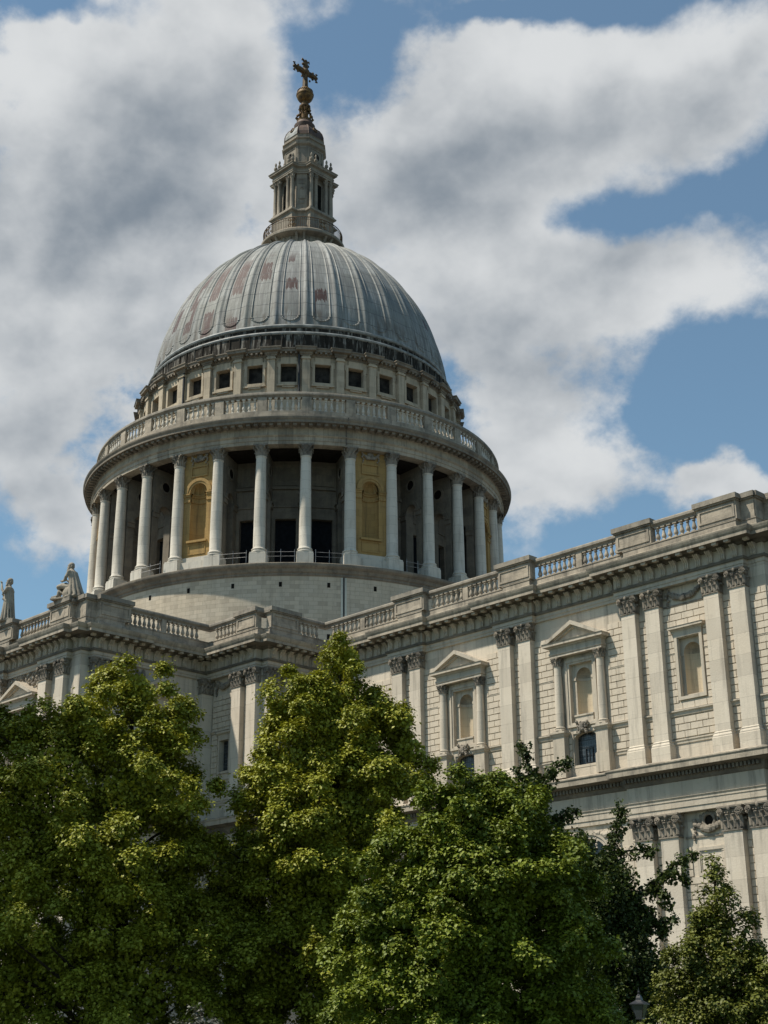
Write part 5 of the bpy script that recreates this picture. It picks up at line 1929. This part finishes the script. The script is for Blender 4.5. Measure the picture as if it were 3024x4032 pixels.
def tree(key, name, label, cat, mat, clusters, twigs, per, size, cr, seed, trunk_r=.22, limbs=26, flat=.75, inner=110, group=None):
    (bx, by), lumps = TREES[key]
    rng = np.random.default_rng(seed)
    root = link(name, None)
    root.location = (bx, by, 0)
    tag(root, label, cat, group)
    LW = lump_world(lumps)
    vol = np.array([np.prod(r) ** (2 / 3) for c, r in LW])
    cnt = np.maximum(3, (clusters * vol / vol.sum())).astype(int)
    C, O, RC = [], [], []
    for (c, r), k in zip(LW, cnt):
        d = rng.normal(size=(k, 3))
        d[:, 2] += .15
        d /= np.linalg.norm(d, axis=1, keepdims=True)
        rad = .60 + .52 * rng.random((k, 1)) ** .8
        w = d * rad * r
        p = np.concatenate([w[:, 0:1] * RV[None] + w[:, 1:2] * DV[None], w[:, 2:3]], 1) + c
        C.append(p)
        O.append(np.concatenate([d[:, 0:1] * RV[None] + d[:, 1:2] * DV[None], d[:, 2:3]], 1))
        rcl = cr * rng.uniform(.55, 1.3, (k, 1))
        # a quarter of the boughs reach out of the mass as loose sprays
        spray = rng.random((k, 1)) < .25
        p = np.where(spray, c + (p - c) * (1.18 / np.maximum(rad, .6)) * rng.uniform(.95, 1.15, (k, 1)), p)
        C[-1] = p
        RC.append(np.where(spray, rcl * .62, rcl))
    C, O, RC = np.concatenate(C), np.concatenate(O), np.concatenate(RC)
    ok = C[:, 2] > .6
    C, O, RC = C[ok], O[ok], RC[ok]
    # every cluster is a bough: twigs sit on its outer and upper side, leaves on the twigs
    ti = np.repeat(np.arange(len(C)), twigs)
    d = rng.normal(size=(len(ti), 3)) + O[ti] * .75 + np.array((0, 0, .55))
    d /= np.linalg.norm(d, axis=1, keepdims=True)
    tr_ = (.45 + .6 * rng.random((len(ti), 1)) ** .7)
    TW = C[ti] + d * tr_ * RC[ti] * np.array((1.0, 1.0, flat))
    TW[:, 2] -= .25 * ((d[:, 0] ** 2 + d[:, 1] ** 2) * RC[ti][:, 0] * tr_[:, 0])
    li = np.repeat(np.arange(len(TW)), per)
    q = rng.normal(size=(len(li), 3)) * size * np.array((.95, .95, .75))
    P = TW[li] + q
    Nn = d[li] * .6 + np.array((0, 0, .8)) + rng.normal(size=(len(li), 3)) * .38
    # inner foliage
    ni = int(inner * len(C))
    Pi, Ni = [], []
    for (c, r), k in zip(LW, cnt):
        kk = int(k * inner)
        d = rng.normal(size=(kk, 3))
        d /= np.linalg.norm(d, axis=1, keepdims=True)
        d *= .62 * rng.random((kk, 1)) ** .4
        Pi.append(np.concatenate([(d[:, 0:1] * r[0]) * RV[None] + (d[:, 1:2] * r[1]) * DV[None], d[:, 2:3] * r[2]], 1) + c)
    sizes = np.full(len(P), size)
    if inner:
        Pi = np.concatenate(Pi)
        sizes = np.concatenate([sizes, np.full(len(Pi), size * 1.25)])
        P = np.concatenate([P, Pi])
        Nn = np.concatenate([Nn, rng.normal(size=(len(Pi), 3)) + np.array((0, 0, .4))])
    crown = link('crown', leaves_mesh('crown', P, Nn, size, rng, mat, sizes=sizes), root)
    # trunk and limbs
    b = MB()
    zmax = max(c[2] + r[2] * .6 for c, r in LW)
    tc = max(LW, key=lambda e: e[0][2])[0]
    tp = [Vector((0, 0, 0)), Vector((tc[0] * .1, tc[1] * .1, zmax * .3)), Vector((tc[0] * .45, tc[1] * .45, zmax * .65)), Vector((tc[0], tc[1], zmax))]
    b.tube(tp, [trunk_r, trunk_r * .8, trunk_r * .5, .03], 8)
    idx = rng.choice(len(C), min(limbs, len(C)), replace=False)
    for i in idx:
        e = Vector(C[i])
        h = max(.8, min(zmax * .92, e.z - .5 * math.hypot(e.x, e.y) - .4))
        f_ = h / zmax
        s0 = tp[0].lerp(tp[1], f_ / .3) if f_ < .3 else (tp[1].lerp(tp[2], (f_ - .3) / .35) if f_ < .65 else tp[2].lerp(tp[3], (f_ - .65) / .35))
        mid = s0.lerp(e, .5) + Vector((rng.uniform(-.2, .2), rng.uniform(-.2, .2), .15))
        b.tube([s0, mid, e], [trunk_r * .30 * (1.1 - f_ * .6), trunk_r * .2 * (1.1 - f_ * .6), .012], 5)
    b.build('trunk', 'bark', root)
    return root


tree('T1', 'lime_tree', 'broad yellow-green lime tree with lumpy crown filling the left side', 'tree', 'lime', 420, 46, 13, .115, .50, 1, .3, 60, group='lime trees before the cathedral')
tree('T2', 'lime_tree', 'tall pointed yellow-green lime tree in the middle, rising to the parapet', 'tree', 'lime', 430, 46, 13, .115, .48, 2, .28, 70, group='lime trees before the cathedral')
tree('T3', 'maple_tree', 'rounded mid-green maple in front of the pointed lime tree', 'tree', 'maple', 430, 40, 12, .10, .38, 3, .2, 50)
tree('T5', 'young_tree', 'small sparse conical young tree at the lower right corner', 'tree', 'young', 230, 22, 9, .10, .27, 5, .11, 60, flat=.9, inner=12)
tree('S1', 'shrub', 'small grey-leaved shrub at the bottom edge below the lime trees', 'shrub', 'greyleaf', 24, 12, 8, .08, .18, 8, .03, 10, inner=3)

TREES['P1'] = ((59.2, -74.0), [(0, 0, 17.5, 4.5, 4.6, 5.6), (-2.0, 1.0, 14.0, 3.0, 3.4, 3.2), (1.0, -1.0, 12.8, 3.2, 3.4, 3.0), (0, 1.5, 21.0, 3.0, 3.0, 2.6)])  # unseen tree, added to cast shade on the lower lime foliage
tree('P1', 'added_shade_tree', 'tall broad plane tree added outside the view to shade the lime trees', 'tree', 'maple', 420, 26, 9, .17, .75, 12, .4, 40, inner=20)

# ginkgo: open ascending branches carrying short leafy spurs, and a dense lower body
(bx, by), lumps = TREES['T4']
rng = np.random.default_rng(44)
root = link('ginkgo_tree', None)
root.location = (bx, by, 0)
tag(root, 'dark green tree with long spiky ascending branches behind the rounded maple', 'tree')
b = MB()
P, Nn = [], []
for bi, br in enumerate(GINKGO):
    pts = [Vector((*(RV * p[0] + DV * p[1]), p[2])) for p in br]
    if bi == 0:
        pts = [Vector((0, 0, 0))] + pts
    rad = [(.17 if bi == 0 else .05) * (1 - i / len(pts)) + .015 for i in range(len(pts))]
    b.tube(pts, rad, 6)
    for i in range(len(pts) - 1):
        if bi == 0 and i < 2:
            continue
        L = (pts[i + 1] - pts[i]).length
        for k in range(max(2, int(L / .036))):
            t = rng.random()
            c = pts[i].lerp(pts[i + 1], t)
            m_ = 15
            off = rng.normal(size=3)
            off /= np.linalg.norm(off)
            off[2] -= .35
            taper = .36 - .12 * (i + t) / len(pts)
            cc_ = np.array(c) + off * taper * rng.uniform(.2, 1.05)
            q = rng.normal(size=(m_, 3)) * .075
            P.append(cc_ + q)
            Nn.append(rng.normal(size=(m_, 3)) * .7 + np.array((0, 0, .8)) + off * .4)
for c, r in lump_world(lumps):
    k = int(150 * (np.prod(r) ** (2 / 3)))
    d = rng.normal(size=(k, 3))
    d /= np.linalg.norm(d, axis=1, keepdims=True)
    d *= (.35 + .7 * rng.random((k, 1)) ** .7)
    w = np.concatenate([(d[:, 0:1] * r[0]) * RV[None] + (d[:, 1:2] * r[1]) * DV[None], d[:, 2:3] * r[2]], 1) + c
    ci = np.repeat(np.arange(k), 40)
    P.append(w[ci] + rng.normal(size=(len(ci), 3)) * np.array((.17, .17, .14)))
    Nn.append(rng.normal(size=(len(ci), 3)) * .7 + np.array((0, 0, .8)))
P, Nn = np.concatenate(P), np.concatenate(Nn)
link('crown', leaves_mesh('crown', P, Nn, .115, rng, 'ginkgo', .95), root)
b.build('trunk', 'bark', root)

# ------------------------------------------------------------------ street lamp
lp = link('street_lamp', None)
lp.location = (77.426, -53.372, 0)
tag(lp, 'black traditional street lamp with glazed four-sided lantern among the trees', 'street lamp')
b = MB()
b.lathe([(.17, 0), (.17, .5), (.12, .6), (.07, .7), (.055, 1.5), (.05, 2.25), (.09, 2.3), (.09, 2.35), (.04, 2.4), (.05, 2.5)], 12)
b.tube([(-.3, 0, 2.15), (.3, 0, 2.15)], .02, 6)
b.build('post', 'lampblack', lp, True)
b = MB()
z0, z1, z2 = 2.5, 2.92, 3.06
for k in range(4):
    a0, a1 = PI / 4 + PI / 2 * k, PI / 4 + PI / 2 * (k + 1)
    b.tube([(.15 * math.cos(a0), .15 * math.sin(a0), z0), (.31 * math.cos(a0), .31 * math.sin(a0), z1)], .016, 5)
b.prism([(.17 * math.cos(PI / 4 + PI / 2 * k), .17 * math.sin(PI / 4 + PI / 2 * k)) for k in range(4)], z0 - .03, z0 + .02)
b.prism([(.35 * math.cos(PI / 4 + PI / 2 * k), .35 * math.sin(PI / 4 + PI / 2 * k)) for k in range(4)], z1, z1 + .03)
for (w0, h0), (w1, h1) in (((.36, z1 + .03), (.13, z2)), ((.13, z2), (.11, z2 + .08)), ((.11, z2 + .08), (.07, z2 + .16))):
    for k in range(4):
        a0, a1 = PI / 4 + PI / 2 * k, PI / 4 + PI / 2 * (k + 1)
        b.quad((w0 * math.cos(a0), w0 * math.sin(a0), h0), (w0 * math.cos(a1), w0 * math.sin(a1), h0), (w1 * math.cos(a1), w1 * math.sin(a1), h1), (w1 * math.cos(a0), w1 * math.sin(a0), h1))
b.lathe([(.07, z2 + .16), (.03, z2 + .2), (.045, z2 + .25), (.02, z2 + .3), (.0, z2 + .42)], 8)
b.build('lamp_frame', 'lampblack', lp)
gmt, T, bs, oo = new_mat('lamp_glass')
bs.inputs['Base Color'].default_value = (.09, .10, .115, 1)
bs.inputs['Roughness'].default_value = .15
bs.inputs['Transmission Weight'].default_value = .35
M['lampglass'] = gmt
b = MB()
for k in range(4):
    a0, a1 = PI / 4 + PI / 2 * k, PI / 4 + PI / 2 * (k + 1)
    b.quad((.15 * math.cos(a0), .15 * math.sin(a0), z0), (.15 * math.cos(a1), .15 * math.sin(a1), z0), (.305 * math.cos(a1), .305 * math.sin(a1), z1), (.305 * math.cos(a0), .305 * math.sin(a0), z1))
b.build('lamp_glass', 'lampglass', lp)
lp.rotation_euler = (0, 0, R(12))
lp.scale = (.92, .92, .92)
